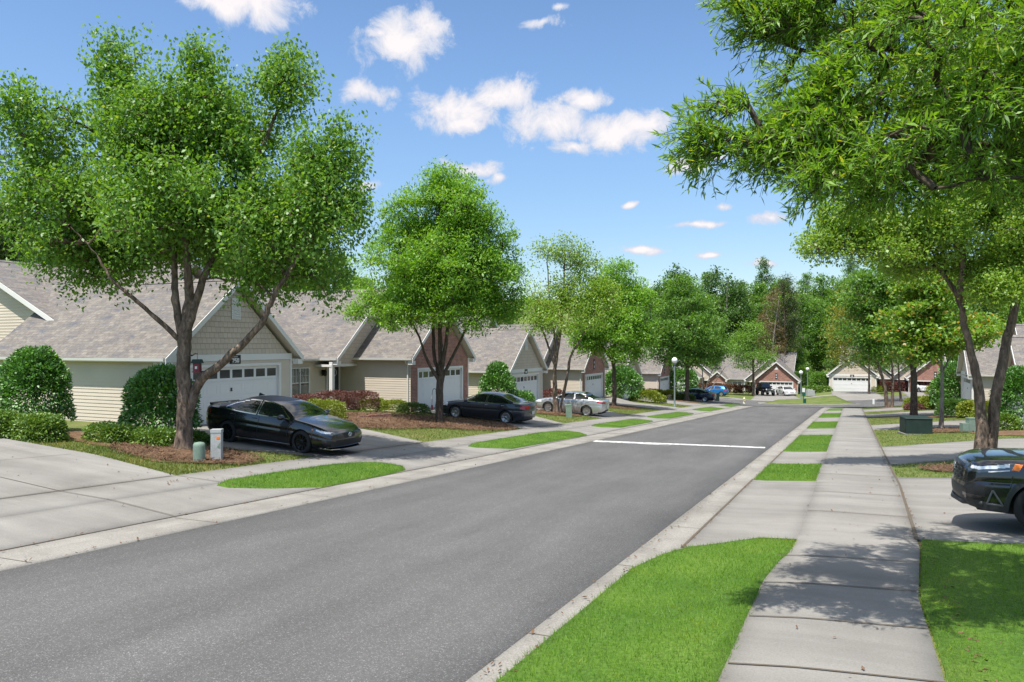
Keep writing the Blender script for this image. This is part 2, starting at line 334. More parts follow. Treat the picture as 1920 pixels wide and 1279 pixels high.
# ------------------------------------------------------------------ helpers
def tag(o, label=None, cat=None, group=None, kind=None):
    if label: o['label'] = label
    if cat: o['category'] = cat
    if group: o['group'] = group
    if kind: o['kind'] = kind
    return o
def empty(name, loc, rz=0.):
    o = bpy.data.objects.new(name, None); COL.objects.link(o); o.location = loc; o.rotation_euler = (0, 0, rz); o.empty_display_size = .3
    return o
def copy_tree(o, parent=None):
    c = o.copy(); COL.objects.link(c); c.parent = parent
    for ch in o.children: copy_tree(ch, c)
    return c
class MB:
    def __init__(s): s.v = []; s.f = []; s.uv = []
    def face(s, pts, uv=None):
        k = len(s.v); s.v += [tuple(p) for p in pts]; s.f.append(tuple(range(k, k+len(pts))))
        if uv is None:
            a = Vector(pts[1])-Vector(pts[0]); n = a.cross(Vector(pts[-1])-Vector(pts[0]))
            ax = max(range(3), key=lambda i: abs(n[i]))
            uv = [((p[1], p[2]) if ax == 0 else (p[0], p[2]) if ax == 1 else (p[0], p[1])) for p in pts]
        s.uv += list(uv)
    def box(s, x0, x1, y0, y1, z0, z1):
        p = [(x, y, z) for z in (z0, z1) for y in (y0, y1) for x in (x0, x1)]
        for q in ((0, 2, 3, 1), (4, 5, 7, 6), (0, 1, 5, 4), (2, 6, 7, 3), (0, 4, 6, 2), (1, 3, 7, 5)): s.face([p[i] for i in q])
    def prism(s, poly, d):
        """poly: planar ring, extruded by vector d."""
        q = [tuple(Vector(p)+Vector(d)) for p in poly]
        s.face(poly[::-1]); s.face(q)
        for i in range(len(poly)):
            j = (i+1) % len(poly); s.face([poly[i], poly[j], q[j], q[i]])
    def tube(s, pts, radii, n=8, cap=True):
        pts = [Vector(p) for p in pts]; rings = []; base = len(s.v)
        up = Vector((0, 0, 1))
        for i, p in enumerate(pts):
            t = (pts[min(i+1, len(pts)-1)]-pts[max(i-1, 0)])
            if t.length < 1e-6: t = up
            t.normalize()
            a = t.cross(Vector((0, 1, 0)) if abs(t.y) < .8 else Vector((1, 0, 0))).normalized(); b = t.cross(a)
            r = radii[i] if hasattr(radii, '__len__') else radii
            s.v += [tuple(p+(a*math.cos(2*math.pi*k/n)+b*math.sin(2*math.pi*k/n))*r) for k in range(n)]
        for i in range(len(pts)-1):
            for k in range(n):
                q = (base+i*n+k, base+i*n+(k+1) % n, base+(i+1)*n+(k+1) % n, base+(i+1)*n+k)
                s.f.append(q); s.uv += [(0, 0)]*4
        if cap:
            s.f.append(tuple(base+k for k in range(n))[::-1]); s.uv += [(0, 0)]*n
            s.f.append(tuple(base+(len(pts)-1)*n+k for k in range(n))); s.uv += [(0, 0)]*n
    def lathe(s, prof, n=16, c=(0, 0, 0)):
        """prof: (radius, z) pairs about the z axis."""
        base = len(s.v)
        for r, z in prof: s.v += [(c[0]+r*math.cos(2*math.pi*k/n), c[1]+r*math.sin(2*math.pi*k/n), c[2]+z) for k in range(n)]
        for i in range(len(prof)-1):
            for k in range(n):
                s.f.append((base+i*n+k, base+i*n+(k+1) % n, base+(i+1)*n+(k+1) % n, base+(i+1)*n+k)); s.uv += [(0, 0)]*4
    def build(s, name, mat, parent=None, smooth=False, bevel=0):
        me = bpy.data.meshes.new(name); me.from_pydata(s.v, [], s.f)
        ul = me.uv_layers.new(name='UVMap')
        ul.data.foreach_set('uv', np.array(s.uv, dtype=np.float32).ravel())
        me.materials.append(mat)
        if smooth: me.polygons.foreach_set('use_smooth', [True]*len(me.polygons))
        o = bpy.data.objects.new(name, me); COL.objects.link(o); o.parent = parent
        if bevel:
            b = o.modifiers.new('b', 'BEVEL'); b.width = bevel; b.segments = 2; b.limit_method = 'ANGLE'
        return o
def np_mesh(name, V, F, mat, parent=None, smooth=False):
    """V (n,3), F (m,k) arrays -> object"""
    me = bpy.data.meshes.new(name); m, k = F.shape
    me.vertices.add(len(V)); me.vertices.foreach_set('co', np.ascontiguousarray(V, dtype=np.float32).ravel())
    me.loops.add(m*k); me.loops.foreach_set('vertex_index', np.ascontiguousarray(F, dtype=np.int32).ravel())
    me.polygons.add(m); me.polygons.foreach_set('loop_start', np.arange(0, m*k, k, dtype=np.int32))
    if smooth: me.polygons.foreach_set('use_smooth', np.ones(m, dtype=bool))
    me.update(calc_edges=True); me.validate()
    me.materials.append(mat)
    o = bpy.data.objects.new(name, me); COL.objects.link(o); o.parent = parent
    return o

# ------------------------------------------------------------------ terrain
def sstep(a, b, x):
    t = np.clip((np.asarray(x, dtype=float)-a)/(b-a), 0, 1); return t*t*(3-2*t)
def T(x, y):
    z = np.interp(y, [-60, 95, 130, 170, 230, 420, 900], [3.0, -4.75, -5.65, -6.0, -2, 30, 38])
    z = z+np.interp(x, [-60, -30, -21, -13.6, -12.1, -10.4, -2.0, -.4, 1.3, 7, 9, 30], [.9, .65, .6, .16, .13, 0, 0, .1, .12, .5, .6, .8])*(1-sstep(96, 110, y)*.85)
    z = z+.95*sstep(98, 116, y)*sstep(-9, -2, x)
    z = z+np.maximum(0, np.asarray(x, dtype=float)-20)*.16*sstep(150, 260, y)
    return z
def tz(x, y): return float(T(x, y))
def sheet(name, rows, mat, off, cols=.5, step=.6, kind='structure', curve=None):
    """rows: (y, x_left, x_right); a strip of ground cover that follows the terrain, off metres above it."""
    ys = [r[0] for r in rows]; Y = np.unique(np.concatenate([np.arange(ys[0], ys[-1], step), ys]))
    xl = np.interp(Y, ys, [r[1] for r in rows]); xr = np.interp(Y, ys, [r[2] for r in rows])
    n = max(2, int(np.max(xr-xl)/cols)+1)
    t = np.linspace(0, 1, n)
    X = xl[:, None]+(xr-xl)[:, None]*t[None]; YY = np.repeat(Y[:, None], n, 1)
    Z = T(X, YY)+off
    o = grid_obj(name, np.stack([X, YY, Z], -1), mat)
    tag(o, kind=kind); return o
def grid_obj(name, P, mat, drop=.09):
    """ground sheet from an (r, c, 3) grid, with a short turned-down edge"""
    r, c = P.shape[:2]; V = P.reshape(-1, 3); i = np.arange(r-1)[:, None]*c+np.arange(c-1)[None]
    F = np.stack([i, i+1, i+c+1, i+c], -1).reshape(-1, 4)
    a = P[0, 1, :2]-P[0, 0, :2]; b = P[1, 0, :2]-P[0, 0, :2]
    if a[0]*b[1]-a[1]*b[0] < 0: F = F[:, ::-1]
    ring = np.concatenate([np.arange(c), np.arange(1, r)*c+c-1, (r-1)*c+np.arange(c-2, -1, -1), np.arange(r-2, 0, -1)*c]); n = len(ring)
    low = V[ring]-np.array([0, 0, drop]); k = np.arange(n); base = len(V)
    Fs = np.stack([ring, base+k, base+(k+1) % n, ring[(k+1) % n]], -1)
    return np_mesh(name, np.concatenate([V, low]), np.concatenate([F, Fs]), mat, smooth=False)
def disc(name, cx, cy, rx, ry, rot, mat, off, seed=0, wob=.12):
    """an irregular rounded patch (a bed of pine straw) following the terrain"""
    rnd = random.Random(seed); ph = [rnd.uniform(0, 6.28) for _ in range(4)]
    V = [(cx, cy)]; n = 40; rings = 6
    for k in range(1, rings+1):
        for j in range(n):
            a = 2*math.pi*j/n; r = 1+wob*(math.sin(2*a+ph[0])+.6*math.sin(3*a+ph[1])+.4*math.sin(7*a+ph[2]))*k/rings
            x, y = rx*r*k/rings*math.cos(a), ry*r*k/rings*math.sin(a)
            V.append((cx+x*math.cos(rot)-y*math.sin(rot), cy+x*math.sin(rot)+y*math.cos(rot)))
    V3 = [(x, y, tz(x, y)+off+.06*(1-(max(0, i-1)//n+1)/rings if i else 1)) for i, (x, y) in enumerate(V)]
    F = []
    for j in range(n): F.append((0, 1+j, 1+(j+1) % n))
    for k in range(rings-1):
        for j in range(n):
            a, b = 1+k*n+j, 1+k*n+(j+1) % n; F += [(a, a+n, b+n), (a, b+n, b)]
    o = np_mesh(name, np.array(V3), np.array(F), mat, smooth=True); tag(o, kind='structure'); return o
def FC(u, zc):                     # a point u metres across and zc metres along the camera's heading -> x, y
    return u*CA-zc*SA, u*SA+zc*CA

# base ground, sunk a little under the road
xs = np.unique(np.concatenate([np.arange(-60, 30, .75), [-60, -30, -21, -13.6, -12.1, -10.4, -9.4, -2.9, -2, -.4, 1.3, 7, 9], np.arange(-400, -60, 20), np.arange(30, 420, 15)]))
ys = np.unique(np.concatenate([np.arange(-60, 140, 1.), np.arange(140, 900, 12.)]))
X, Y = np.meshgrid(xs, ys)
Z = T(X, Y)-.03*((X > -10.4) & (X < -2.2) & (Y < 112))-.004
n = len(xs); i = np.arange(len(ys)-1)[:, None]*n+np.arange(n-1)[None]
tag(np_mesh('ground', np.stack([X, Y, Z], -1).reshape(-1, 3), np.stack([i, i+1, i+n+1, i+n], -1).reshape(-1, 4), M['lawn_dry'], smooth=True), kind='structure')

sheet('road', [(-30, -9.5, -2.92), (93, -9.5, -2.6)], M['asphalt'], .0, .8)
sheet('left_gutter', [(-30, -10.45, -9.5), (88, -10.75, -9.5), (92, -11.6, -9.8)], M['gutter'], .012, .25)
sheet('right_gutter', [(-30, -2.92, -2.28), (82, -2.75, -2.15), (88, -2.55, -1.9)], M['gutter'], .012, .2)
sheet('left_apron', [(-30, -12.15, -10.42), (86, -12.15, -10.70), (91, -12.3, -11.4)], M['concrete'], .014, .3)
sheet('left_sidewalk', [(-30, -13.65, -12.15), (90, -13.65, -12.15)], M['concrete'], .018, .4)
sheet('right_apron', [(-30, -2.3, -.9), (9.5, -2.3, -.9), (12.4, -2.3, -.70), (86, -2.2, -.66)], M['concrete'], .014, .3)
sheet('right_sidewalk', [(-30, -.98, .69), (9.5, -.98, .69), (12.4, -.76, .92), (20, -.76, 1.06), (84, -.74, 1.05)], M['concrete'], .02, .3, step=.4)
# driveways on the left: (near edge at pavement, far edge at pavement) and the same at the garage
for ya, yb, yc, yd, fz in ((-3, 12.0, -3, 12.6, None), (16.8, 22.6, 15.6, 24.0, -.48), (31.2, 36.6, 33.4, 40.0, -1.03), (43.2, 49, 44.6, 52, -1.85), (60, 66.0, 60.8, 67.5, -2.4), (72, 77.6, 72.4, 79.4, -3.22), (86, 90, 88.6, 95, -3.77)):
    X0, X1 = -13.62, -21.2
    nx, ny = 16, 16
    u = np.linspace(0, 1, nx); v = np.linspace(0, 1, ny)
    U, Vv = np.meshgrid(u, v)
    XX = X0+(X1-X0)*U; YY = (ya+(yc-ya)*np.minimum(U*2.2, 1))*(1-Vv)+(yb+(yd-yb)*np.minimum(U*2.2, 1))*Vv
    ii = np.arange(ny-1)[:, None]*nx+np.arange(nx-1)[None]
    ZZ = T(XX, YY)+.024
    if fz is not None: f = sstep(.55, .97, U); ZZ = np.maximum(ZZ*(1-f)+(fz-.015)*f, T(XX, YY)+.022)
    tag(grid_obj('driveway', np.stack([XX, YY, ZZ], -1), M['concrete']), kind='structure')
# driveways on the right
for ya, yb, yc, yd in ((13.1, 21.7, 13.3, 22.0), (25.0, 32.0, 29.2, 36.2), (44.2, 49.0, 44.6, 53), (61.5, 66, 63.5, 72.5), (73, 79, 78, 86)):
    X0, X1 = .95, 8.6
    nx, ny = 16, 14
    U, Vv = np.meshgrid(np.linspace(0, 1, nx), np.linspace(0, 1, ny))
    XX = X0+(X1-X0)*U; YY = (ya+(yc-ya)*np.minimum(U*1.6, 1))*(1-Vv)+(yb+(yd-yb)*np.minimum(U*1.6, 1))*Vv
    ii = np.arange(ny-1)[:, None]*nx+np.arange(nx-1)[None]
    tag(grid_obj('driveway', np.stack([XX, YY, T(XX, YY)+.026], -1), M['concrete']), kind='structure')
sheet('driveway', [(13.1, 8.5, 20), (22, 8.5, 20)], M['concrete'], .026)

# verge strips of grass between kerb and pavement (tapered where the aprons flare)
STRIPS_R = [[(-8, -2.64, -.98), (9.6, -2.62, -.98), (10.6, -2.45, -.9), (11.3, -2.2, -.8), (12.3, -1.3, -.76)],
            [(20.0, -2.26, -.8), (24.3, -2.26, -.8)], [(29.0, -2.26, -.8), (38.8, -2.22, -.8)], [(44.8, -2.24, -.78), (53, -2.24, -.76)],
            [(60, -2.2, -.74), (69, -2.15, -.72)], [(76, -2.1, -.74), (83, -2.0, -.74)]]
STRIPS_L = [[(11.6, -12.0, -11.7), (12.2, -12.3, -11.1), (13.2, -12.35, -10.5), (15.6, -12.3, -10.5), (16.6, -12.0, -10.6), (17.1, -11.6, -11.0)],
            [(22.6, -11.9, -11.6), (23.6, -12.2, -10.7), (29.6, -12.3, -10.6), (31.4, -12.1, -10.6), (32.2, -11.8, -11.2)],
            [(36.2, -12, -11.5), (37.4, -12.2, -10.8), (44.2, -12.1, -10.8), (45, -11.8, -11)], [(47.6, -12, -11.4), (48.8, -12.2, -10.8), (57, -12.1, -10.8), (58, -11.6, -11)],
            [(63, -12, -11.4), (64, -12.2, -10.8), (72, -12.1, -10.8)], [(77, -12.1, -10.9), (86, -12.1, -10.9)]]
for s in STRIPS_R+STRIPS_L: sheet('verge_lawn', s, M['lawn'], .03, .25, .3)
sheet('front_lawn', [(-8, .72, 30), (9.5, .72, 30), (12.4, .95, 30), (13.08, 1.0, 30)], M['lawn'], .03, .8, .5)
# expansion joints and groove lines
def groove(pts, wd=.018, off=.03):
    mb = MB()
    for (x0, y0), (x1, y1) in zip(pts[:-1], pts[1:]):
        L_ = math.hypot(x1-x0, y1-y0); k = max(1, int(L_/.22)) if L_ < 6 else int(L_/.8); nx, ny = -(y1-y0)/L_*wd, (x1-x0)/L_*wd
        for j in range(k):
            a, b = j/k, (j+1)/k; p = (x0+(x1-x0)*a, y0+(y1-y0)*a); q = (x0+(x1-x0)*b, y0+(y1-y0)*b)
            mb.face([(p[0]-nx, p[1]-ny, tz(*p)+off), (q[0]-nx, q[1]-ny, tz(*q)+off), (q[0]+nx, q[1]+ny, tz(*q)+off), (p[0]+nx, p[1]+ny, tz(*p)+off)])
    tag(mb.build('pavement_joint', M['joint']), kind='structure')
groove([(-10.45, -5), (-10.55, 40), (-10.75, 88)], .016, .020)
groove([(-2.3, 11.2), (-2.3, 20.2)], .02, .02); groove([(-2.27, 24.3), (-2.27, 29)], .02, .02)
groove([(.93, 13.0), (1.06, 20), (1.05, 84)], .026, .033)
for y in (6.72, 8.17, 9.62, 11.2): groove([(-.96, y-.12), (.69, y+.14)], .012, .031)
for y in (15.2, 18, 21.6, 24.6, 29, 33, 38.8, 44.8, 53, 60): groove([(-.74, y), (1.05, y)], .012, .031)
groove([(-13.65, -5), (-13.65, 11.9)], .012, .036); groove([(-10.5, 9.2), (-21, 9.6)], .009, .032); groove([(-13.6, 12.0), (-11.9, 11.9)], .009, .03)
groove([(-20.8, 6), (-16.5, 6)], .008, .034); groove([(-17.4, -4), (-17.4, 12.2)], .008, .034)
groove([(-13.6, 17), (-13.6, 22.5)], .008, .032); groove([(-13.6, 19.7), (-10.6, 19.7)], .008, .026); groove([(4.8, 13.2), (4.8, 22)], .01, .033)
for y in np.arange(0, 86, 3.05):
    groove([(-10.43, y), (-9.52, y+.05)], .006, .0165); groove([(-2.9, y+.6), (-2.32, y+.63)], .006, .0165)
# worn line painted across the road
sheet('road_line', [(28.75, -9.5, -9.4), (29.0, -9.5, -8.1), (29.06, -9.5, -7.0), (29.2, -9.5, -6.4)], M['paint_line'], .005, .3, .05)
mb = MB()
def lp(t): return -9.5+6.5*t, 28.75+1.3*t
for k in range(26):
    a, b = lp(k/26), lp((k+1)/26)
    mb.face([(a[0], a[1], tz(*a)+.009), (b[0], b[1], tz(*b)+.009), (b[0]-.02, b[1]+.55, tz(b[0], b[1]+.55)+.009), (a[0]-.02, a[1]+.55, tz(a[0], a[1]+.55)+.009)])
tag(mb.build('road_line', M['paint_line']), kind='structure')
# cross street at the end, its far kerb, pavement and drives
def band(name, u0, u1, z0, z1, mat, off, step=2., kind='structure'):
    U = np.arange(u0, u1+.01, step); Zc = np.linspace(z0, z1, max(2, int(abs(z1-z0)/1.)+1))
    A, B = np.meshgrid(U, Zc); X, Y = FC(A, B)
    ii = np.arange(len(Zc)-1)[:, None]*len(U)+np.arange(len(U)-1)[None]
    o = np_mesh(name, np.stack([X, Y, T(X, Y)+off], -1).reshape(-1, 3), np.stack([ii, ii+1, ii+len(U)+1, ii+len(U)], -1).reshape(-1, 4), mat, smooth=True)
    tag(o, kind=kind); return o
band('cross_street', -8, 74, 80, 98, M['asphalt'], .03)
def quad_fc(name, a, b, c, d, mat, off, k=10, kind='structure'):
    """patch between four (u, zc) corners; a-b is the near edge, d-c the far edge"""
    U, Vv = np.meshgrid(np.linspace(0, 1, k), np.linspace(0, 1, k))
    P = [np.array(p) for p in (a, b, c, d)]
    q = (P[0][:, None, None]*(1-U)+P[1][:, None, None]*U)*(1-Vv)+(P[3][:, None, None]*(1-U)+P[2][:, None, None]*U)*Vv
    X, Y = FC(q[0], q[1]); ii = np.arange(k-1)[:, None]*k+np.arange(k-1)[None]
    o = grid_obj(name, np.stack([X, Y, T(X, Y)+off], -1), mat, .14)
    tag(o, kind=kind); return o
quad_fc('island_kerb', (29.3, 88.6), (41.6, 88.9), (41.6, 90), (30.6, 93), M['gutter'], .06)
quad_fc('island_lawn', (29.8, 89.1), (41.2, 89.3), (43.2, 99.8), (35.6, 99.8), M['lawn_dry'], .09)
quad_fc('pavement', (36.5, 99.9), (44.6, 99.9), (45.2, 101.3), (37.2, 101.3), M['concrete'], .07)
quad_fc('driveway', (31.0, 97.0), (37.6, 97.0), (44.7, 119.6), (39.2, 119.6), M['concrete'], .05, 14)
quad_fc('driveway', (40.6, 94.5), (47.6, 94.5), (51.6, 107.7), (46.0, 107.7), M['concrete'], .08, 14)
quad_fc('driveway', (50.0, 93.5), (58.5, 93.5), (61.4, 109.0), (56.4, 109.0), M['concrete'], .08, 14)
quad_fc('driveway', (20, 96), (31.0, 96.5), (31.2, 104), (21, 104), M['concrete'], .05, 14)

# pine-straw beds
for k, (x, y, rx, ry, rot) in enumerate(((-16.1, 14.5, 2.1, 1.25, -.35), (-19.2, 27.6, 2.9, 4.0, .0), (-16.6, 30.2, 2.6, 2.6, 0), (-19.6, 14.6, 2.4, 1.1, 0), (-17.0, 43.0, 1.8, 1.5, 0),
        (-17.1, 57.4, 1.9, 2.0, 0), (-16.3, 82, 2.0, 2.2, 0), (4.3, 42.6, 1.8, 1.7, 0), (4.1, 60, 2.0, 1.9, 0), (3.1, 24.0, 1.2, 1.0, 0), (3.6, 84, 1.4, 1.4, 0), (6.8, 40, 1.6, 2.4, 0), (7.2, 58.4, 1.3, 2.4, 0), (-19.6, 54.5, 1.6, 3.6, 0))):
    disc('mulch_bed', x, y, rx, ry, rot, M['mulch'], .02, k)

# ------------------------------------------------------------------ houses
PIT = .87
def lap(mb, poly, P, n, row=.125, lift=.016):
    """lap siding on a convex polygon given as (u, z) with P(u, z, out) -> point; each course is a tilted board with a lip"""
    zs = [p[1] for p in poly]; z = math.floor(min(zs)/row)*row
    def clip(pl, lo, keep_above):
        out = []
        for i in range(len(pl)):
            a, b = pl[i], pl[(i+1) % len(pl)]; ia = (a[1] >= lo) == keep_above or abs(a[1]-lo) < 1e-9; ib = (b[1] >= lo) == keep_above or abs(b[1]-lo) < 1e-9
            if ia: out.append(a)
            if ia != ib and abs(b[1]-a[1]) > 1e-9:
                t = (lo-a[1])/(b[1]-a[1]); out.append((a[0]+(b[0]-a[0])*t, lo))
        return out
    while z < max(zs):
        q = clip(clip(poly, z, True), z+row, False)
        if len(q) >= 3:
            pts = [P(u, zz, lift*(1-(zz-z)/row)) for u, zz in q]
            mb.face(pts, [(u, zz) for u, zz in q])
            lo = [p for p in q if abs(p[1]-z) < 1e-6]
            if len(lo) >= 2:
                u0, u1 = min(p[0] for p in lo), max(p[0] for p in lo)
                mb.face([P(u0, z, 0), P(u1, z, 0), P(u1, z, lift), P(u0, z, lift)])
        z += row
def gable_roof(root, s0, s1, zl, d0, d1, left_d1=None, thick=.14, gut=True, skip=None):
    """gable with its ridge along depth. s0/s1 eave edges at height zl, from depth d0 to d1."""
    sr = (s0+s1)/2; zp = zl+PIT*(sr-s0)
    sh = MB(); so = MB()
    ld = left_d1 if left_d1 is not None else d1
    for side in (0, 1):
        se = s0 if side == 0 else s1
        Ls = math.hypot(sr-s0, zp-zl)
        if side == 0 and ld != d1:
            f = .46; sm, zm = s0+(sr-s0)*f, zl+(zp-zl)*f
            pts = [(se, d0, zl), (sr, d0, zp), (sr, d1, zp), (sm, d1, zm), (sm, ld, zm), (se, ld, zl)]
            uv = [(d0, 0), (d0, Ls), (d1, Ls), (d1, Ls*f), (ld, Ls*f), (ld, 0)]
            quads = [[0, 1, 2, 3, 4, 5]]
        else:
            pts = [(se, d0, zl), (sr, d0, zp), (sr, d1, zp), (se, d1, zl)]; uv = [(d0, 0), (d0, Ls), (d1, Ls), (d1, 0)]
        if side == 1: pts, uv = pts[::-1], uv[::-1]
        pts_t = [(a, b, c) for a, b, c in pts]
        sh.face(pts_t[::-1], uv[::-1])
        low = [(a, b, c-thick) for a, b, c in pts]
        so.face(low)
        for k in range(len(pts)):
            j = (k+1) % len(pts)
            a, b = pts[k], pts[j]
            if abs(a[0]-sr) < 1e-6 and abs(b[0]-sr) < 1e-6: continue
            so.face([(a[0], a[1], a[2]-.012), (b[0], b[1], b[2]-.012), (b[0], b[1], b[2]-thick), (a[0], a[1], a[2]-thick)])
    r = sh.build('roof', M['shingle'], root); so.build('soffit', M['soffit'], r)
    # ridge cap
    rc = MB(); rc.prism([(sr-.16, d0-.01, zp-.10), (sr, d0-.01, zp+.035), (sr+.16, d0-.01, zp-.10)], (0, d1-d0, 0)); rc.build('ridge_cap', M['shingle'], r)
    # rake boards at the front, gutters along the eaves
    e = .022; t = .03
    for k, (a, b) in enumerate((((s0-.02, zl), (sr, zp)), ((sr, zp), (s1+.02, zl)))):
        if k == skip: continue
        rk = MB(); rk.prism([(a[0], d0-t, a[1]-.03+e), (b[0], d0-t, b[1]-.03+e), (b[0], d0-t, b[1]-.23), (a[0], d0-t, a[1]-.23)], (0, t-.002, 0)); rk.build('rake_board', M['white'], r)
    for k, (se, sg) in enumerate(((s0, 1), (s1, -1))):
        if k == skip: continue
        rk = MB(); rk.box(min(se, se+sg*.3), max(se, se+sg*.3), d0-.001, d0+.28, zl-.34, zl-.145); rk.build('eave_return', M['white'], r)
    for se, sg, dd in ((s0, -1, ld), (s1, 1, d1)):
        g = MB(); g.prism([(se, d0+.02, zl-.005), (se+sg*.10, d0+.02, zl-.005), (se+sg*.085, d0+.02, zl-.10), (se+sg*.0, d0+.02, zl-.13)], (0, dd-d0-.04, 0)); g.build('gutter', M['white'], r)
    return sr, zp
def front_wall(root, s0, s1, zt, zp, d, z0, mat, courses, door=None, gable_mat=None, zsplit=None):
    """street-facing wall with a gable above; door = (s_a, s_b, z_top)"""
    P = lambda u, z, o: (u, d-o, z)
    mb = MB(); n = 0
    rects = [[(s0, z0), (s1, z0), (s1, zt), (s0, zt)]]
    if door:
        a, b, h = door
        rects = [[(s0, z0), (a, z0), (a, zt), (s0, zt)], [(b, z0), (s1, z0), (s1, zt), (b, zt)], [(a, h), (b, h), (b, zt), (a, zt)]]
    for q in rects:
        if courses: lap(mb, q, P, None)
        else: mb.face([P(u, z, 0) for u, z in q], q)
    sm = (s0+s1)/2
    tri = [(s0, zt), (s1, zt), (sm, zt+(zp-zt))]
    if gable_mat is None:
        if courses: lap(mb, tri, P, None)
        else: mb.face([P(u, z, 0) for u, z in tri], tri)
        mb.build('wall', mat, root)
    else:
        mb.build('wall', mat, root); g = MB(); lap(g, tri, P, None, .2, .02); g.build('gable_wall', gable_mat, root)
def garage_door(root, a, b, z0, h, d, open_=False, panes=8, recess=.14):
    fr = MB()
    fr.box(a-.11, a, d-.03, d+recess, z0, h+.11); fr.box(b, b+.11, d-.03, d+recess, z0, h+.11); fr.box(a, b, d-.03, d+recess, h, h+.11)
    fr.build('door_frame', M['white'], root)
    if open_:
        k = MB(); D = d+5.2
        k.face([(a, D, z0), (b, D, z0), (b, D, h), (a, D, h)]); k.face([(a, d+recess, z0), (a, D, z0), (a, D, h), (a, d+recess, h)])
        k.face([(b, d+recess, z0), (b, D, z0), (b, D, h), (b, d+recess, h)]); k.face([(a, d+recess, h), (b, d+recess, h), (b, D, h), (a, D, h)])
        k.face([(a, d+recess, z0+.01), (b, d+recess, z0+.01), (b, D, z0+.01), (a, D, z0+.01)])
        k.build('garage_interior', M['soffit'], root); return
    dr = MB(); H = h-z0; y = d+recess-.02; rows = 4
    dr.box(a, b, y, y+.04, z0, h)
    pw = (b-a)/panes
    for r in range(rows):
        za, zb = z0+H*r/rows+.012, z0+H*(r+1)/rows-.012
        if r == rows-1:
            # top row: a lattice of rails round the panes
            dr.box(a, b, y-.022, y-.0005, za, za+.10); dr.box(a, b, y-.022, y-.0005, zb-.10, zb)
            for k in range(panes+1):
                x = a+pw*k; dr.box(max(a, x-.055), min(b, x+.055), y-.022, y-.0005, za+.10, zb-.10)
        else:
            dr.box(a, b, y-.014, y-.0005, za, zb)
            for k in range(panes):
                x0, x1 = a+pw*k+.07, a+pw*(k+1)-.07
                for q in ((x0, x1, za+.08, za+.10), (x0, x1, zb-.10, zb-.08), (x0, x0+.02, za+.10, zb-.10), (x1-.02, x1, za+.10, zb-.10)):
                    dr.box(q[0], q[1], y-.021, y-.0135, q[2], q[3])
    o = dr.build('garage_door', M['door_white'], root)
    g = MB(); za, zb = z0+H*.75+.10, h-.10
    for k in range(panes): g.box(a+pw*k+.05, a+pw*(k+1)-.05, y-.008, y-.0002, za, zb)
    g.build('pane', M['glass'], o)
    hd = MB(); zz = z0+H*.60; m = (a+b)/2; hd.box(m-.03, m+.03, y-.05, y-.02, zz, zz+.06); hd.prism([(m-.05, y-.05, zz-.06), (m+.05, y-.05, zz-.06), (m, y-.05, zz+.01)], (0, .02, 0)); hd.build('handle', M['black'], o)
def window(root, s0, s1, z0, z1, d, cols=2, name='window'):
    f = MB(); t = .06; y = d-.05
    f.box(s0-t, s0, y, d+.02, z0-t, z1+t); f.box(s1, s1+t, y, d+.02, z0-t, z1+t); f.box(s0, s1, y, d+.02, z1, z1+t); f.box(s0, s1, y-.02, d+.02, z0-t, z0)
    w_ = (s1-s0)/cols; zm = (z0+z1)/2
    for k in range(1, cols): f.box(s0+w_*k-.035, s0+w_*k+.035, y+.005, d+.02, z0, z1)
    for k in range(cols):
        a, b = s0+w_*k+(.035 if k else 0), s0+w_*(k+1)-(.035 if k < cols-1 else 0)
        f.box(a, b, y+.012, d+.02, zm-.022, zm+.022)
        for q in (1, 2): x = a+(b-a)*q/3; f.box(x-.008, x+.008, y+.03, d+.015, zm+.022, z1)
        f.box(a, b, y+.03, d+.015, (zm+z1)/2-.008, (zm+z1)/2+.008)
    o = f.build(name, M['white'], root)
    g = MB(); g.face([(s0, d+.012, z0), (s1, d+.012, z0), (s1, d+.012, z1), (s0, d+.012, z1)]); g.build('pane', M['glass'], o)
    b = MB(); zz = z0
    while zz < z1-.03:
        if not (zm-.16 < zz < zm-.05): b.box(s0+.02, s1-.02, d+.004, d+.010, zz, zz+.034)
        zz += .062
    b.build('blind', M['blind'], o)
GLY = {'7': [(0, 4, 3, 5), (2, 2, 3, 4), (1, 0, 2, 2)], '5': [(0, 4, 3, 5), (0, 2, 1, 4), (1, 2.3, 3, 3.1), (2, .8, 3, 2.4), (0, 0, 3, .8)], '0': [(0, 0, 1, 5), (2, 0, 3, 5), (1, 4.1, 2, 5), (1, 0, 2, .9)]}
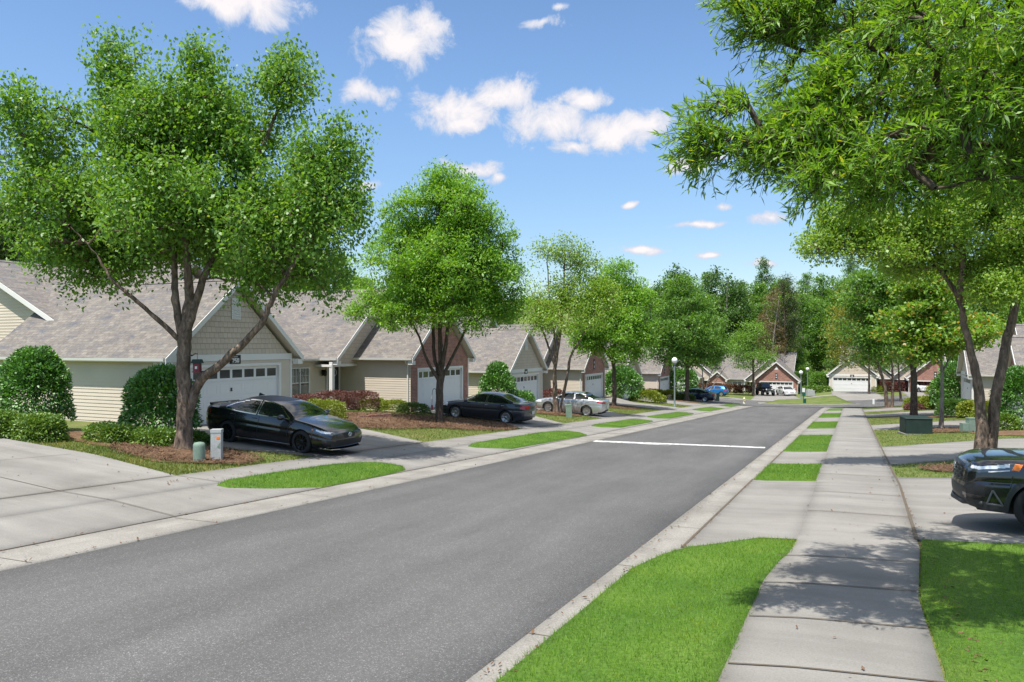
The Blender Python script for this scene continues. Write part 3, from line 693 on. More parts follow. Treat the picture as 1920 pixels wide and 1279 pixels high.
def duplex(loc, rz, label, gap=9.2, zb=-.55, number=True, open_b=False, bay=False, numbered=False):
    """Two joined homes seen from the street: on the left a shake-gabled garage, on the right a brick-gabled one, a long main roof behind.
    local x runs along the front, y into the plot, z up from the left garage's floor."""
    o = empty('duplex_house', loc, rz); tag(o, label, 'house', 'pale duplex houses along the street')
    G = 6.1+gap; B1 = G+6.4; zeB = 2.24; f0 = -.5
    lo = min(-.9, zb-.5)
    # --- roofs
    mz = 2.24; md = 4.15; rd = 13.6; rz_ = mz+.472*(rd-md)
    gable_roof(o, -.35, 6.45, 2.5, -.32, 6.4)
    gable_roof(o, -.352, 8.55, 2.5, 3.08, 13.2, 9.55, skip=0)
    gable_roof(o, G-.35, B1+.35, zeB, -.32, 6.4)
    gable_roof(o, B1+.352-8.9, B1+.352, zeB, 3.08, 12.9, skip=1)
    sh = MB(); so = MB(); sa, sb = 1.3, B1-1.0
    Ls = math.hypot(rd-md, rz_-mz)
    for sg in (1, -1):
        e = md if sg == 1 else 2*rd-md
        p = [(sa, e, mz), (sb, e, mz), (sb, rd, rz_), (sa, rd, rz_)]; uv = [(sa, 0), (sb, 0), (sb, Ls), (sa, Ls)]
        if sg == 1: sh.face(p, uv)
        else: sh.face(p[::-1], uv[::-1])
        q = [(x, y, z-.14) for x, y, z in p]; so.face(q)
        for k in range(4):
            if k == 2: continue
            a, b = p[k], p[(k+1) % 4]; so.face([(a[0], a[1], a[2]-.012), (b[0], b[1], b[2]-.012), (b[0], b[1], b[2]-.14), (a[0], a[1], a[2]-.14)])
    r = sh.build('roof', M['shingle'], o); so.build('soffit', M['soffit'], r)
    t = .03
    for s_ in (sa-t, sb+.002):
        for a, b in (((md, mz), (rd, rz_)), ((rd, rz_), (2*rd-md, mz))):
            rk = MB(); rk.prism([(s_, a[0], a[1]-.01), (s_, b[0], b[1]-.01), (s_, b[0], b[1]-.22), (s_, a[0], a[1]-.22)], (t-.002, 0, 0)); rk.build('rake_board', M['white'], r)
    rc = MB(); rc.prism([(sa, rd-.17, rz_-.055), (sa, rd, rz_+.035), (sa, rd+.17, rz_-.055)], (sb-sa, 0, 0)); rc.build('ridge_cap', M['shingle'], r)
    g = MB(); g.prism([(8.75, md, mz-.005), (8.75, md-.1, mz-.005), (8.75, md-.085, mz-.1), (8.75, md, mz-.13)], (max(.1, B1-8.75-8.75), 0, 0)); g.build('gutter', M['white'], r)
    # --- walls
    front_wall(o, 0, 6.1, 2.42, 2.42+PIT*3.05, 0, lo, M['siding'], True, (.5, 5.38, 2.13), M['shake'])
    front_wall(o, 0, 8.2, 2.3, 2.3+PIT*4.1, 3.42, 2.0, M['shake'], True)
    front_wall(o, G, B1, zeB-.06, zeB-.06+PIT*3.2, 0, lo, M['brick'], False, (G+.76, G+5.64, zb+2.13))
    front_wall(o, B1-8.5, B1-.004, 1.92, 1.92+PIT*4.25, 3.44, 1.90, M['shake'], True)
    def side(poly, P): w_ = MB(); lap(w_, poly, P, None); w_.build('wall', M['siding'], o)
    side([(0, -.12), (9.5, -.12), (9.5, 2.48), (0, 2.48)], lambda u, z, q: (-q, u, z))                     # side of the left garage
    side([(0, lo), (4.5, lo), (4.5, zeB), (0, zeB)], lambda u, z, q: (G-q, u, z))                         # side of the right garage
    side([(0, lo), (9.5, lo), (9.5, zeB), (0, zeB)], lambda u, z, q: (B1+q, u, z))
    side([(0, lo), (4.5, lo), (4.5, 2.4), (0, 2.4)], lambda u, z, q: (6.1+q, u, z))
    side([(6.1, lo), (G, lo), (G, 2.2), (6.1, 2.2)], lambda u, z, q: (u, 4.5-q, z))                       # wall behind the porches
    yb = 2*rd-md-.35
    for s_, sg in ((1.7, -1), (B1-1.4, 1)):
        side([(9.5 if sg < 0 else 4.5, lo), (yb, lo), (yb, mz), (rd, rz_-.16), (9.5 if sg < 0 else 4.5, mz+(.472*(9.5-md)-.16 if sg < 0 else 0))], lambda u, z, q: (s_+sg*q, u, z))
    side([(1.7, lo), (B1-1.4, lo), (B1-1.4, mz), (1.7, mz)], lambda u, z, q: (u, yb+q, z))
    side([(0, lo), (1.7, lo), (1.7, 2.5), (0, 2.5)], lambda u, z, q: (u, 9.5+q, z))
    fd = MB(); fd.box(-.012, 6.1, .004, 9.48, lo, -.12); fd.build('foundation', M['slab'], o)
    # trim: corner boards, band under the shake gable, porch beams and posts, downspouts
    def bit(name, *boxes):
        tr = MB()
        for q in boxes: tr.box(*q)
        tr.build(name, M['white'], o)
    bit('trim_band', (-.01, 6.11, -.045, -.021, 2.36, 2.60))
    for x, y in ((-.02, -.024), (6.02, -.024)): bit('corner_board', (x, x+.1, y-.02, y+.08, lo, 2.36))
    bit('corner_board', (B1-.03, B1+.03, -.03, .05, lo, zeB-.1))
    for x in (8.2, B1-8.5): bit('porch_post', (x-.1, x+.1, 3.36, 3.56, -.38, 2.05), (x-.14, x+.14, 3.32, 3.60, -.5, -.38))
    bit('porch_beam', (6.1, 8.34, 3.40, 4.5, 1.86, 2.0)); bit('porch_beam', (B1-8.62, G, 3.40, 4.5, 1.79, 1.91))
    for pts in ([(6.32, -.02, 2.4), (6.28, .0, 2.25), (6.17, .05, 2.1), (6.17, .05, -.4)], [(G-.38, .1, zeB-.12), (G-.2, .13, zeB-.28), (G-.06, .15, zeB-.4), (G-.06, .15, zb)], [(-.3, .3, 2.36), (-.06, .12, 2.2), (-.06, .12, 0)]):
        ds = MB(); ds.tube(pts, .04, 6); ds.build('downspout', M['white'], o)
    # openings
    garage_door(o, .5, 5.38, 0, 2.13, 0); garage_door(o, G+.76, G+5.64, zb, zb+2.13, 0, open_b)
    window(o, G-4.12, G-2.72, .28, 1.72, 4.46); window(o, 8.7, 10.1, .35, 1.72, 4.46)
    for a, b in ((G-1.22, G-.32), (6.5, 7.4)):
        d = MB(); d.box(a, b, 4.40, 4.47, -.38, 1.74); dd = d.build('front_door', M['dark_door'], o)
        q = MB(); m = (a+b)/2
        q.tube([(m+.24*math.cos(k*.35), 4.385, 1.44+.2*math.sin(k*.35)) for k in range(19)], .02, 6); q.tube([(m, 4.385, 1.26), (m, 4.385, 1.62)], .012, 6); q.build('door_glass_tracery', M['plate'], dd); q = MB(); q.box(m+.36, m+.39, 4.35, 4.40, .55, .72); q.build('handle', M['chrome'], dd)
        fr = MB(); fr.box(a-.09, a, 4.38, 4.47, -.38, 1.84); fr.box(b, b+.09, 4.38, 4.47, -.38, 1.84); fr.box(a, b, 4.38, 4.47, 1.74, 1.84); fr.build('door_frame', M['white'], dd)
    lt = MB(); lt.box(G-1.78, G-1.52, 4.32, 4.38, 1.3, 1.62); lt.lathe([(.03, .0), (.09, .06), (.11, .24), (.04, .34)], 10, (G-1.65, 4.25, 1.28)); lt.build('wall_lantern', M['black'], o)
    for q in ((B1-8.5, G, 3.45, 4.5, lo, -.38), (6.1, 8.2, 3.45, 4.5, lo, -.38)): st = MB(); st.box(*q); st.build('porch_floor', M['concrete'], o)
    # louvred vent in the shake gable
    v = MB(); vz = 3.95
    v.box(2.83, 3.27, -.05, -.022, vz-.05, vz+.74); vo = v.build('gable_vent', M['white'], o)
    lv = MB()
    for k in range(9): lv.prism([(2.87, -.052, vz+.03+k*.075), (2.87, -.085, vz+.01+k*.075), (2.87, -.052, vz+.005+k*.075)], (.36, 0, 0))
    lv.build('louvre', M['white'], vo)
    # number plates
    p = MB(); p.box(2.75, 3.27, -.05, -.018, 2.235, 2.565); po = p.build('number_plate', M['black'], o)
    q = MB()
    if numbered:
        c = .034; x = 2.835
        for ch in '750':
            for a0, b0, a1, b1 in GLY[ch]: q.box(x+a0*c, x+a1*c, -.056, -.0495, 2.285+b0*.031, 2.285+b1*.031)
            x += 3*c+.022
        for k in range(5): q.box(2.90+k*.045, 2.93+k*.045, -.056, -.0495, 2.487, 2.507)
    else: q.box(2.90, 3.12, -.056, -.0495, 2.30, 2.43)
    q.build('lettering', M['ink'], po)
    m = G+3.2; zz = zb+2.9
    p = MB(); p.box(m-.16, m+.16, -.03, -.002, zz-.28, zz+.62); po = p.build('number_plate', M['black'], o)
    q = MB()
    for k in (0, 1): q = MB(); q.box(m-.09, m+.09, -.036, -.0295, zz-.13+.38*k, zz+.06+.38*k); q.build('lettering', M['plate'], po)
    if bay:
        s0 = G-7.6; gable_roof(o, s0-.3, s0+2.9, 2.2, 1.6, 7.5); front_wall(o, s0, s0+2.6, 2.15, 2.15+PIT*1.3, 1.9, lo, M['brick'], False)
        s_ = MB(); lap(s_, [(1.9, lo), (4.5, lo), (4.5, 2.2), (1.9, 2.2)], lambda u, z, o_: (s0+2.6+o_, u, z), None); lap(s_, [(1.9, lo), (4.5, lo), (4.5, 2.2), (1.9, 2.2)], lambda u, z, o_: (s0-o_, u, z), None); s_.build('bay_wall', M['siding'], o)
        window(o, s0+.5, s0+2.1, .5, 1.6, 1.86); v = MB(); v.prism([(s0+1.02, 1.86, 2.7), (s0+1.58, 1.86, 2.7), (s0+1.3, 1.86, 3.05)], (0, .03, 0)); v.build('gable_vent', M['white'], o)
        v = MB(); v.prism([(m-.32, -.03, 4.0), (m+.32, -.03, 4.0), (m, -.03, 4.55)], (0, .028, 0)); v.build('gable_vent', M['white'], o)
    return o
duplex((-21, 18.15, -.48), R(90), 'tan and brick duplex with plate 750 over its garage, behind the black sedan', numbered=True)
duplex((-21, 45.6, -1.85), R(90), 'second duplex up the left kerb, its garages behind the charcoal and silver cars')
duplex((-21, 73.2, -3.22), R(90), 'farthest duplex of the left row, its brick garage behind the navy sedan', gap=9.6)
duplex((8.5, 72.9, -2.35), R(-90), 'duplex on the right side, roof and brick garage behind the twin trunked birch', gap=13.4, zb=.5)
x, y = FC(42.3, 119.5); x -= 18.5
duplex((x, y, -5.62), 0, 'red brick garage home facing up the street behind black jeep and white sedan', zb=-.1, bay=True)
x, y = FC(49.1, 107.8); x -= 3.0
duplex((x, y, -4.5), 0, 'beige house with closed white garage and an open dark garage at street end', gap=4.2, zb=-.35, open_b=True)
print('FLOORS', tz(*FC(42, 119)), tz(*FC(48.5, 107)))

# ------------------------------------------------------------------ vegetation
def rand_unit(rng, n):
    v = rng.normal(size=(n, 3)); return v/np.linalg.norm(v, axis=1, keepdims=True)
def leaf_quads(P, D, Nrm, ln, wd, rng, var=.48):
    """rhombic leaves rooted at P pointing along D, blade normal about Nrm"""
    n = len(P); L_ = ln*(1+var*(rng.random(n)-.5)*2)[:, None]; W_ = wd*(1+var*(rng.random(n)-.5)*2)[:, None]
    s = np.cross(D, Nrm); s /= np.maximum(np.linalg.norm(s, axis=1, keepdims=True), 1e-6)
    up = np.cross(s, D)
    a = P; c = P+D*L_; m = P+D*L_*.45+up*L_*.06
    V = np.stack([a, m+s*W_*.5, c, m-s*W_*.5], 1).reshape(-1, 3)
    return V
def leaves(P, ln, wd, rng, droop=0., out=None, upb=.7):
    n = len(P); D = rand_unit(rng, n); D[:, 2] -= droop
    if out is not None: D = D+out
    D /= np.linalg.norm(D, axis=1, keepdims=True)
    N_ = rand_unit(rng, n); N_[:, 2] = np.abs(N_[:, 2])+upb; N_ /= np.linalg.norm(N_, axis=1, keepdims=True)
    return leaf_quads(P, D, N_, ln, wd, rng)
def sample_lobes(lobes, n, rng, shell=.45, gap=.0, seed=0):
    vol = np.array([l[3]*l[4]*l[5] for l in lobes])**.72; pick = rng.choice(len(lobes), size=n*3, p=vol/vol.sum())
    Lb = np.array(lobes)[pick]; u = rand_unit(rng, n*3); r = (shell**3+(1-shell**3)*rng.random(n*3))**(1/3)
    P = Lb[:, :3]+u*Lb[:, 3:6]*r[:, None]
    if gap:
        q = np.array([mnoise.noise(Vector((p[0]*.55+seed, p[1]*.55, p[2]*.7))) for p in P]); P = P[q > gap-.35]
    return P[:n]
def tubes(chains, n=6):
    """chains: list of (points, radii) -> V, F arrays"""
    Vs, Fs, base = [], [], 0
    ang = np.arange(n)*2*math.pi/n
    for pts, rad in chains:
        pts = np.asarray(pts, dtype=float); k = len(pts); rad = np.asarray(rad, dtype=float)
        t = np.gradient(pts, axis=0); t /= np.maximum(np.linalg.norm(t, axis=1, keepdims=True), 1e-9)
        ref = np.array([0, 1., 0]) if abs(t[0, 1]) < .8 else np.array([1., 0, 0])
        a = np.cross(t, ref); a /= np.maximum(np.linalg.norm(a, axis=1, keepdims=True), 1e-9); b = np.cross(t, a)
        V = pts[:, None]+(a[:, None]*np.cos(ang)[None, :, None]+b[:, None]*np.sin(ang)[None, :, None])*rad[:, None, None]
        Vs.append(V.reshape(-1, 3))
        i = np.arange(k-1)[:, None]*n+np.arange(n)[None]; j = np.arange(k-1)[:, None]*n+(np.arange(n)[None]+1) % n
        Fs.append(np.stack([i, j, j+n, i+n], -1).reshape(-1, 4)+base); base += k*n
    return np.concatenate(Vs), np.concatenate(Fs)
def smooth_chain(pts, r0, r1, k=5, wob=0., rng=None, flare=0.):
    pts = np.array(pts, dtype=float); m = len(pts); tt = np.linspace(0, m-1, (m-1)*k+1); out = []
    for t in tt:
        i = min(int(t), m-2); f = t-i; p0, p1, p2, p3 = pts[max(i-1, 0)], pts[i], pts[i+1], pts[min(i+2, m-1)]
        out.append(.5*((2*p1)+(-p0+p2)*f+(2*p0-5*p1+4*p2-p3)*f*f+(-p0+3*p1-3*p2+p3)*f**3))
    out = np.array(out)
    if wob and rng is not None: out[1:-1] += rng.normal(size=out[1:-1].shape)*wob
    rad = r0+(r1-r0)*np.linspace(0, 1, len(out))**.9
    if flare: rad = rad*(1+flare*np.exp(-np.linspace(0, 1, len(out))*14))
    return out, rad
def grow_tree(name, loc, limbs, lobes, ncl, lpc, leaf, spray, lmat, bmat, label, cat='tree', group=None, seed=1, rz=YAW, droop=0., flat=.6, shell=.45, gap=.1, shoots=False, upb=.7, twig=.007, extra=None):
    """limbs: (points, r0, r1) hand-placed boles and boughs; lobes: ellipsoids that the crown fills; twigs grow from bough to every leaf cluster"""
    rng = np.random.default_rng(seed)
    root = empty(name, loc, rz); tag(root, label, cat, group)
    chains = []; nodes_, par, rad_ = [], [], []
    for i, (pts, r0, r1) in enumerate(limbs):
        c, r = smooth_chain(pts, r0, r1, 6, .012, rng, .55 if i == 0 else 0); chains.append((c, r))
        for q, p in enumerate(c):
            if p[2] > .3*c[-1][2] or i > 0: nodes_.append(p); par.append(-1)
    C_ = sample_lobes(lobes, ncl, rng, shell, gap, seed)
    if extra is not None: C_ = np.concatenate([C_, extra])
    cap = len(nodes_)+len(C_)*4+10; A = np.zeros((cap, 3)); nn = len(nodes_); A[:nn] = nodes_; par = par+[-1]*(cap-nn); cnt = np.zeros(cap)
    limb_n = nn
    d0 = np.array([np.min(np.linalg.norm(A[:limb_n]-c, axis=1)) for c in C_])
    twigs = []
    for ci in np.argsort(d0):
        c = C_[ci]; dv = A[:nn]-c; d = np.linalg.norm(dv, axis=1)+.9*np.maximum(dv[:, 2], 0)
        j = int(np.argmin(d)); p = A[j]; L_ = np.linalg.norm(c-p)
        if L_ < .05: continue
        k = 1+min(3, int(L_/.45)); prev = j; seg = [p]
        for q in range(1, k+1):
            f = q/k; pt = p+(c-p)*f+np.array([0, 0, 1])*.10*L_*math.sin(math.pi*f)*(1 if not droop else .6)+(rng.normal(size=3)*.03*L_ if q < k else 0)
            A[nn] = pt; par[nn] = prev; prev = nn; nn += 1; seg.append(pt)
        q = prev
        while q >= limb_n: cnt[q] += 1; q = par[q]
        twigs.append((j, list(range(nn-k, nn))))
    for j, ids in twigs:
        pts = [A[j]]+[A[q] for q in ids]; r = [twig*math.sqrt(cnt[ids[0]])*1.05+.003]+[twig*math.sqrt(cnt[q])+.002 for q in ids]
        chains.append((pts, r))
    big = [c for i, c in enumerate(chains) if i < len(limbs)]; small = chains[len(limbs):]
    V1, F1 = tubes(big, 12); V2, F2 = tubes(small, 4) if small else (np.zeros((0, 3)), np.zeros((0, 4), int))
    if len(limbs):                      # bark ridges on the boles
        dn = np.array([mnoise.noise(Vector((p[0]*9, p[1]*9, p[2]*3))) for p in V1]); V1 = V1+rng.normal(size=V1.shape)*.004+dn[:, None]*np.array([1, 1, .2])*.016
    np_mesh('trunk', np.concatenate([V1, V2]), np.concatenate([F1, F2+len(V1)]), bmat, root, smooth=True)
    n = len(C_)
    if shoots:
        ns = 5; per = max(1, lpc//ns)
        cen = np.mean(C_, axis=0)
        S_ = np.repeat(C_, ns, 0); o = S_-cen; o /= np.linalg.norm(o, axis=1, keepdims=True)+1e-9
        sdir = rand_unit(rng, len(S_))*.9+o*.9; sdir[:, 2] *= .6; sdir /= np.linalg.norm(sdir, axis=1, keepdims=True)
        t = rng.random((len(S_), per))
        P = (S_[:, None]+sdir[:, None]*(t[..., None]*spray[0]) - np.array([0, 0, 1])*(t[..., None]**2*spray[0]*.25)).reshape(-1, 3)
        out = np.repeat(sdir, per, 0)*1.0
        V = leaves(P, leaf[0], leaf[1], rng, droop, out, upb)
        tw = [(np.array([a, a+d*spray[0]*.55-np.array([0, 0, .05*spray[0]]), a+d*spray[0]-np.array([0, 0, .25*spray[0]])]), np.array([.004, .003, .0015])) for a, d in zip(S_, sdir)]
        Vt, Ft = tubes(tw, 3)
        np_mesh('twigs', Vt, Ft, bmat, root)
    else:
        G3 = rng.normal(size=(n*lpc, 3)); G3 *= np.minimum(1, 1.75/np.linalg.norm(G3, axis=1, keepdims=True)); kk = np.repeat(.65+.8*rng.random(n), lpc)[:, None]; P = np.repeat(C_, lpc, 0)+G3*kk*np.array([spray[0], spray[0], spray[0]*flat])
        V = leaves(P, leaf[0], leaf[1], rng, droop, None, upb)
    np_mesh('crown', V, np.arange(len(V)).reshape(-1, 4), lmat, root)
    return root
def LB(px, w, rx, rz, bx, by, s, ry=None):          # crown lobe: measured from the foot of the tree, metres per unit s
    return ((px[0]-bx)*s, w, (by-px[1])*s, rx*s, (ry or max(rx, rz)*.85)*s, rz*s)

# river birch beside the first garage
s = .01457; b = (345, 845)
def q(px, py, w=0.): return ((px-b[0])*s, w, (b[1]-py)*s)
grow_tree('river_birch', (-16.58, 14.85, tz(-16.58, 14.85)-.06),
    [([q(345, 850), q(348, 740), q(345, 660), q(352, 600)], .215, .16), ([q(352, 775), q(374, 715), q(430, 670, -.2), q(500, 605, -.4), q(524, 555, -.5), q(600, 440, -.6)], .15, .05), ([q(347, 640), q(330, 560), q(318, 480, .3), q(300, 330, .4), q(250, 160, .6)], .12, .035),
     ([q(350, 620), q(355, 520), q(350, 400, -.3), q(335, 250, -.5)], .15, .04), ([q(355, 600), q(376, 520, .2), q(420, 380, .8), q(500, 180, 1.)], .13, .04), ([q(340, 636), q(288, 575, -.5), q(240, 528, -.7), q(205, 470, -.8), q(165, 430, -.8)], .07, .010),
     ([q(343, 668), q(356, 664, -.05), q(372, 660, -.1)], .03, .012)],
    [LB(p, w, rx, rz, *b, s) for p, w, rx, rz in (((60, 170), 0, 48, 45), ((95, 270), .3, 75, 90), ((40, 220), -.4, 35, 40), ((195, 110), .5, 34, 55), ((230, 170), .5, 60, 70), ((270, 130), .2, 34, 40), ((385, 130), -.3, 40, 50), ((365, 210), -.3, 60, 80), ((525, 115), .6, 36, 45), ((520, 200), .6, 60, 80), ((575, 170), .3, 26, 40),
        ((640, 270), .3, 44, 55), ((610, 340), .3, 70, 70), ((655, 390), 0, 36, 30), ((590, 430), -.5, 85, 90), ((300, 300), 0, 120, 120), ((440, 310), .8, 110, 110), ((150, 400), -.6, 110, 70), ((110, 460), .3, 75, 40), ((250, 430), 1.0, 110, 60), ((420, 440), -1, 120, 80), ((520, 490), .8, 120, 58), ((630, 520), .2, 52, 42), ((190, 490), .6, 70, 26), ((360, 250), 1.6, 150, 120), ((440, 400), 2, 150, 90), ((300, 230), 0, 110, 90), ((450, 240), .2, 100, 90), ((160, 300), .4, 100, 90), ((540, 340), -.4, 90, 100), ((350, 400), -.8, 150, 90), ((110, 360), 0, 80, 60), ((580, 260), .2, 60, 60), ((600, 565), 0, 18, 22), ((130, 520), 0, 12, 22), ((210, 505), .3, 40, 18))],
    1650, 76, (.112, .074), (.24,), LEAF['birch'], BARK['birch'], 'big river birch with flaking bark before the 750 garage', seed=11, droop=.9, flat=1.45, gap=.30, shell=.2)
# oak on the mulch before the brick garage
s = .02443; b = (822, 793)
grow_tree('street_oak', (-17.2, 29.75, tz(-17.2, 29.75)-.05),
    [([q(823, 800), q(824, 740), q(826, 700)], .185, .16), ([q(824, 712), q(812, 650, .3), q(812, 560, .4), q(815, 420, .5)], .10, .04), ([q(826, 705), q(838, 640, -.4), q(846, 560, -.6), q(860, 430, -.6)], .11, .04), ([q(828, 708), q(850, 665), q(880, 600, .2), q(920, 530, .3)], .09, .03), ([q(822, 712), q(800, 668, -.3), q(778, 610, -.3), q(735, 560, -.4)], .08, .025), ([q(826, 700), q(826, 600), q(828, 480), q(822, 340)], .13, .03)],
    [LB(p, w, rx, rz, *b, s) for p, w, rx, rz in (((822, 330), 0, 32, 40), ((815, 390), .3, 80, 60), ((860, 400), -.5, 75, 60), ((760, 440), .2, 70, 60), ((900, 460), .3, 75, 65), ((820, 500), -1, 115, 75), ((730, 520), 0, 62, 65), ((930, 540), 0, 60, 58), ((960, 500), .4, 28, 40), ((820, 560), 1, 140, 55), ((700, 570), -.4, 45, 30), ((890, 580), -1., 70, 38), ((770, 470), 1.5, 80, 70), ((770, 590), -1.2, 60, 30), ((820, 450), 0, 95, 95), ((800, 540), .6, 120, 70), ((880, 510), 0, 90, 70), ((745, 480), -.3, 55, 55), ((840, 370), 0, 60, 60), ((890, 440), .2, 70, 60), ((930, 490), .2, 50, 50), ((870, 400), .2, 50, 50), ((660, 585), .2, 30, 16), ((960, 580), .2, 36, 24))],
    1350, 80, (.15, .066), (.30,), LEAF['oak'], BARK['oak'], 'rounded bright green oak with several ascending limbs, on the mulch before the brick garage', seed=32, gap=.10, flat=.55, shell=.3)
# slender birch by the silver sedan
s = .0325; b = (1040, 778)
grow_tree('slender_birch', (-16.6, 43.9, tz(-16.6, 43.9)-.05),
    [([q(1032, 782), q(1030, 730), q(1030, 690), q(1040, 620), q(1046, 540), q(1050, 470)], .17, .04), ([q(1038, 782), q(1048, 735), q(1060, 670), q(1075, 640), q(1105, 590)], .12, .04), ([q(1031, 690), q(1015, 640), q(1000, 600), q(985, 540)], .09, .03), ([q(1030, 680), q(1028, 620), q(1020, 560), q(1015, 480)], .08, .03)],
    [LB(p, w, rx, rz, *b, s) for p, w, rx, rz in (((1015, 480), 0, 30, 38), ((1055, 470), .3, 35, 30), ((1095, 480), .2, 28, 25), ((1010, 550), 0, 48, 40), ((1080, 540), .3, 60, 40), ((1120, 560), 0, 38, 38), ((1050, 590), -.5, 75, 30), ((1000, 590), .5, 32, 25))],
    380, 52, (.14, .09), (.36,), LEAF['birch_light'], BARK['birch'], 'slender pale green multi stemmed birch beside the silver sedan', seed=13, droop=.4, gap=.15, flat=.9)
# two more oaks up the left kerb
s = .0424; b = (1152, 763)
oak2 = grow_tree('street_oak', (-17.1, 57.4, tz(-17.1, 57.4)-.05),
    [([q(1152, 768), q(1152, 715), q(1150, 670)], .19, .14), ([q(1150, 672), q(1155, 600), q(1152, 520)], .14, .04), ([q(1150, 680), q(1125, 640, .3), q(1105, 600, .4)], .1, .03), ([q(1151, 680), q(1185, 640), q(1205, 600)], .1, .03)],
    [LB(p, w, rx, rz, *b, s) for p, w, rx, rz in (((1155, 510), 0, 32, 26), ((1165, 540), .3, 50, 40), ((1125, 570), 0, 45, 40), ((1190, 580), -.3, 40, 48), ((1150, 610), -.6, 75, 38), ((1105, 625), .3, 40, 28), ((1200, 640), 0, 30, 28), ((1150, 640), .8, 70, 24), ((1165, 665), -.5, 40, 16), ((1095, 655), -.3, 26, 14))],
    520, 56, (.20, .11), (.42,), LEAF['oak'], BARK['oak'], 'bright oak with a straight dark trunk, just past the slender pale birch', seed=14, gap=.2, flat=.5)
s = .0584; b = (1290, 753)
grow_tree('street_oak', (-16.2, 82.4, tz(-16.2, 82.4)-.05),
    [([q(1288, 757), q(1288, 700), q(1290, 660)], .24, .17), ([q(1290, 660), q(1290, 600), q(1288, 550)], .15, .04), ([q(1289, 690), q(1262, 650), q(1240, 620)], .1, .03), ([q(1290, 690), q(1322, 645), q(1340, 610)], .1, .03)],
    [LB(p, w, rx, rz, *b, s) for p, w, rx, rz in (((1285, 535), 0, 26, 20), ((1285, 565), .4, 48, 30), ((1245, 605), 0, 34, 34), ((1325, 610), 0, 36, 40), ((1285, 620), -.6, 68, 36), ((1250, 650), .4, 40, 24), ((1320, 655), -.4, 48, 26), ((1285, 670), .6, 60, 18), ((1350, 650), .3, 22, 22))],
    520, 52, (.26, .14), (.52,), LEAF['mid'], BARK['oak'], 'dense oak standing beside the grey globe lamp, in front of the navy sedan', seed=15, gap=.2, flat=.5)
s = .080; b = (1394, 735)
grow_tree('street_oak', (*FC(36.2, 112), tz(*FC(36.2, 112))-.05),
    [([q(1394, 738), q(1394, 690), q(1392, 640)], .24, .1)],
    [LB(p, w, rx, rz, *b, s) for p, w, rx, rz in (((1388, 615), 0, 26, 20), ((1375, 640), 0, 32, 28), ((1410, 650), .3, 26, 24), ((1390, 670), -.4, 40, 20))],
    200, 44, (.24, .12), (.55,), LEAF['fresh'], BARK['oak'], 'young fresh green tree on the lawn between the blue hatchback and the black jeep', seed=16, gap=.15, flat=.55)
s = .068; b = (1320, 740)
grow_tree('crape_myrtle', (*FC(24.6, 97), tz(*FC(24.6, 97))-.05),
    [([q(1318, 742), q(1308, 705), q(1295, 670)], .1, .04), ([q(1321, 742), q(1322, 700), q(1320, 660)], .1, .04), ([q(1323, 742), q(1334, 705), q(1350, 665)], .1, .04), ([q(1325, 742), q(1345, 712), q(1366, 680)], .08, .03)],
    [LB(p, w, rx, rz, *b, s) for p, w, rx, rz in (((1300, 660), 0, 26, 14), ((1340, 655), 0, 32, 16))],
    90, 40, (.2, .1), (.45,), LEAF['mid'], BARK['grey'], 'low vase shaped tree of bare splayed stems behind the navy sedan', seed=17, gap=.1)
# right-hand side: twin-trunked birch
s = .0148; b = (1847, 877)
grow_tree('twin_birch', (3.40, 24.3, tz(3.4, 24.3)-.05),
    [([q(1840, 884), q(1838, 760), q(1826, 680), q(1806, 600), q(1795, 550), q(1740, 460, .3), q(1680, 415, .5)], .155, .03), ([q(1854, 884), q(1868, 740), q(1886, 640), q(1905, 560), q(1925, 480), q(1960, 380)], .155, .07), ([q(1798, 560), q(1790, 480, -.4), q(1760, 380, -.8), q(1740, 340, -.8)], .09, .03), ([q(1910, 540), q(1880, 450, -.6), q(1850, 360, -.8)], .08, .03), ([q(1740, 460, .3), q(1660, 432, .1), q(1560, 455, 0)], .05, .015)],
    [LB(p, w, rx, rz, *b, s) for p, w, rx, rz in (((1700, 395), .3, 85, 55), ((1600, 400), .2, 70, 40), ((1540, 455), 0, 60, 20), ((1660, 460), -.2, 70, 34), ((1790, 400), -.8, 100, 75), ((1880, 430), -.5, 80, 80), ((1760, 470), .6, 80, 40), ((1870, 500), .4, 70, 38), ((1930, 380), .5, 110, 110), ((1640, 345), .5, 60, 35), ((1740, 320), 0, 110, 50), ((1980, 480), 0, 80, 60), ((1830, 540), -1, 50, 26))],
    1300, 74, (.088, .06), (.22,), LEAF['birch_light'], BARK['birch'], 'twin trunked yellow green birch with peeling bark, behind the black SUV hood', seed=18, droop=.5, gap=.2, flat=.9)
s = .0272; b = (1765, 806)
grow_tree('red_maple', (4.2, 43.6, tz(4.2, 43.6)-.05),
    [([q(1765, 810), q(1766, 740), q(1766, 690), q(1760, 620), q(1750, 560)], .10, .045), ([q(1766, 700), q(1785, 665), q(1815, 645), q(1840, 620)], .05, .02), ([q(1766, 690), q(1740, 650), q(1710, 600)], .06, .02)],
    [LB(p, w, rx, rz, *b, s) for p, w, rx, rz in (((1720, 560), 0, 60, 30), ((1770, 560), .3, 50, 36), ((1700, 610), .2, 50, 34), ((1770, 620), -.4, 70, 36), ((1835, 610), 0, 34, 34), ((1700, 660), -.3, 40, 20), ((1770, 655), .4, 50, 20), ((1740, 525), 0, 40, 20))],
    320, 52, (.19, .14), (.36,), LEAF['maple'], BARK['grey'], 'thin maple with orange tipped leaves, beside the dark green transformer cabinet', seed=19, gap=.2, flat=.45)
s = .0381; b = (1713, 782)
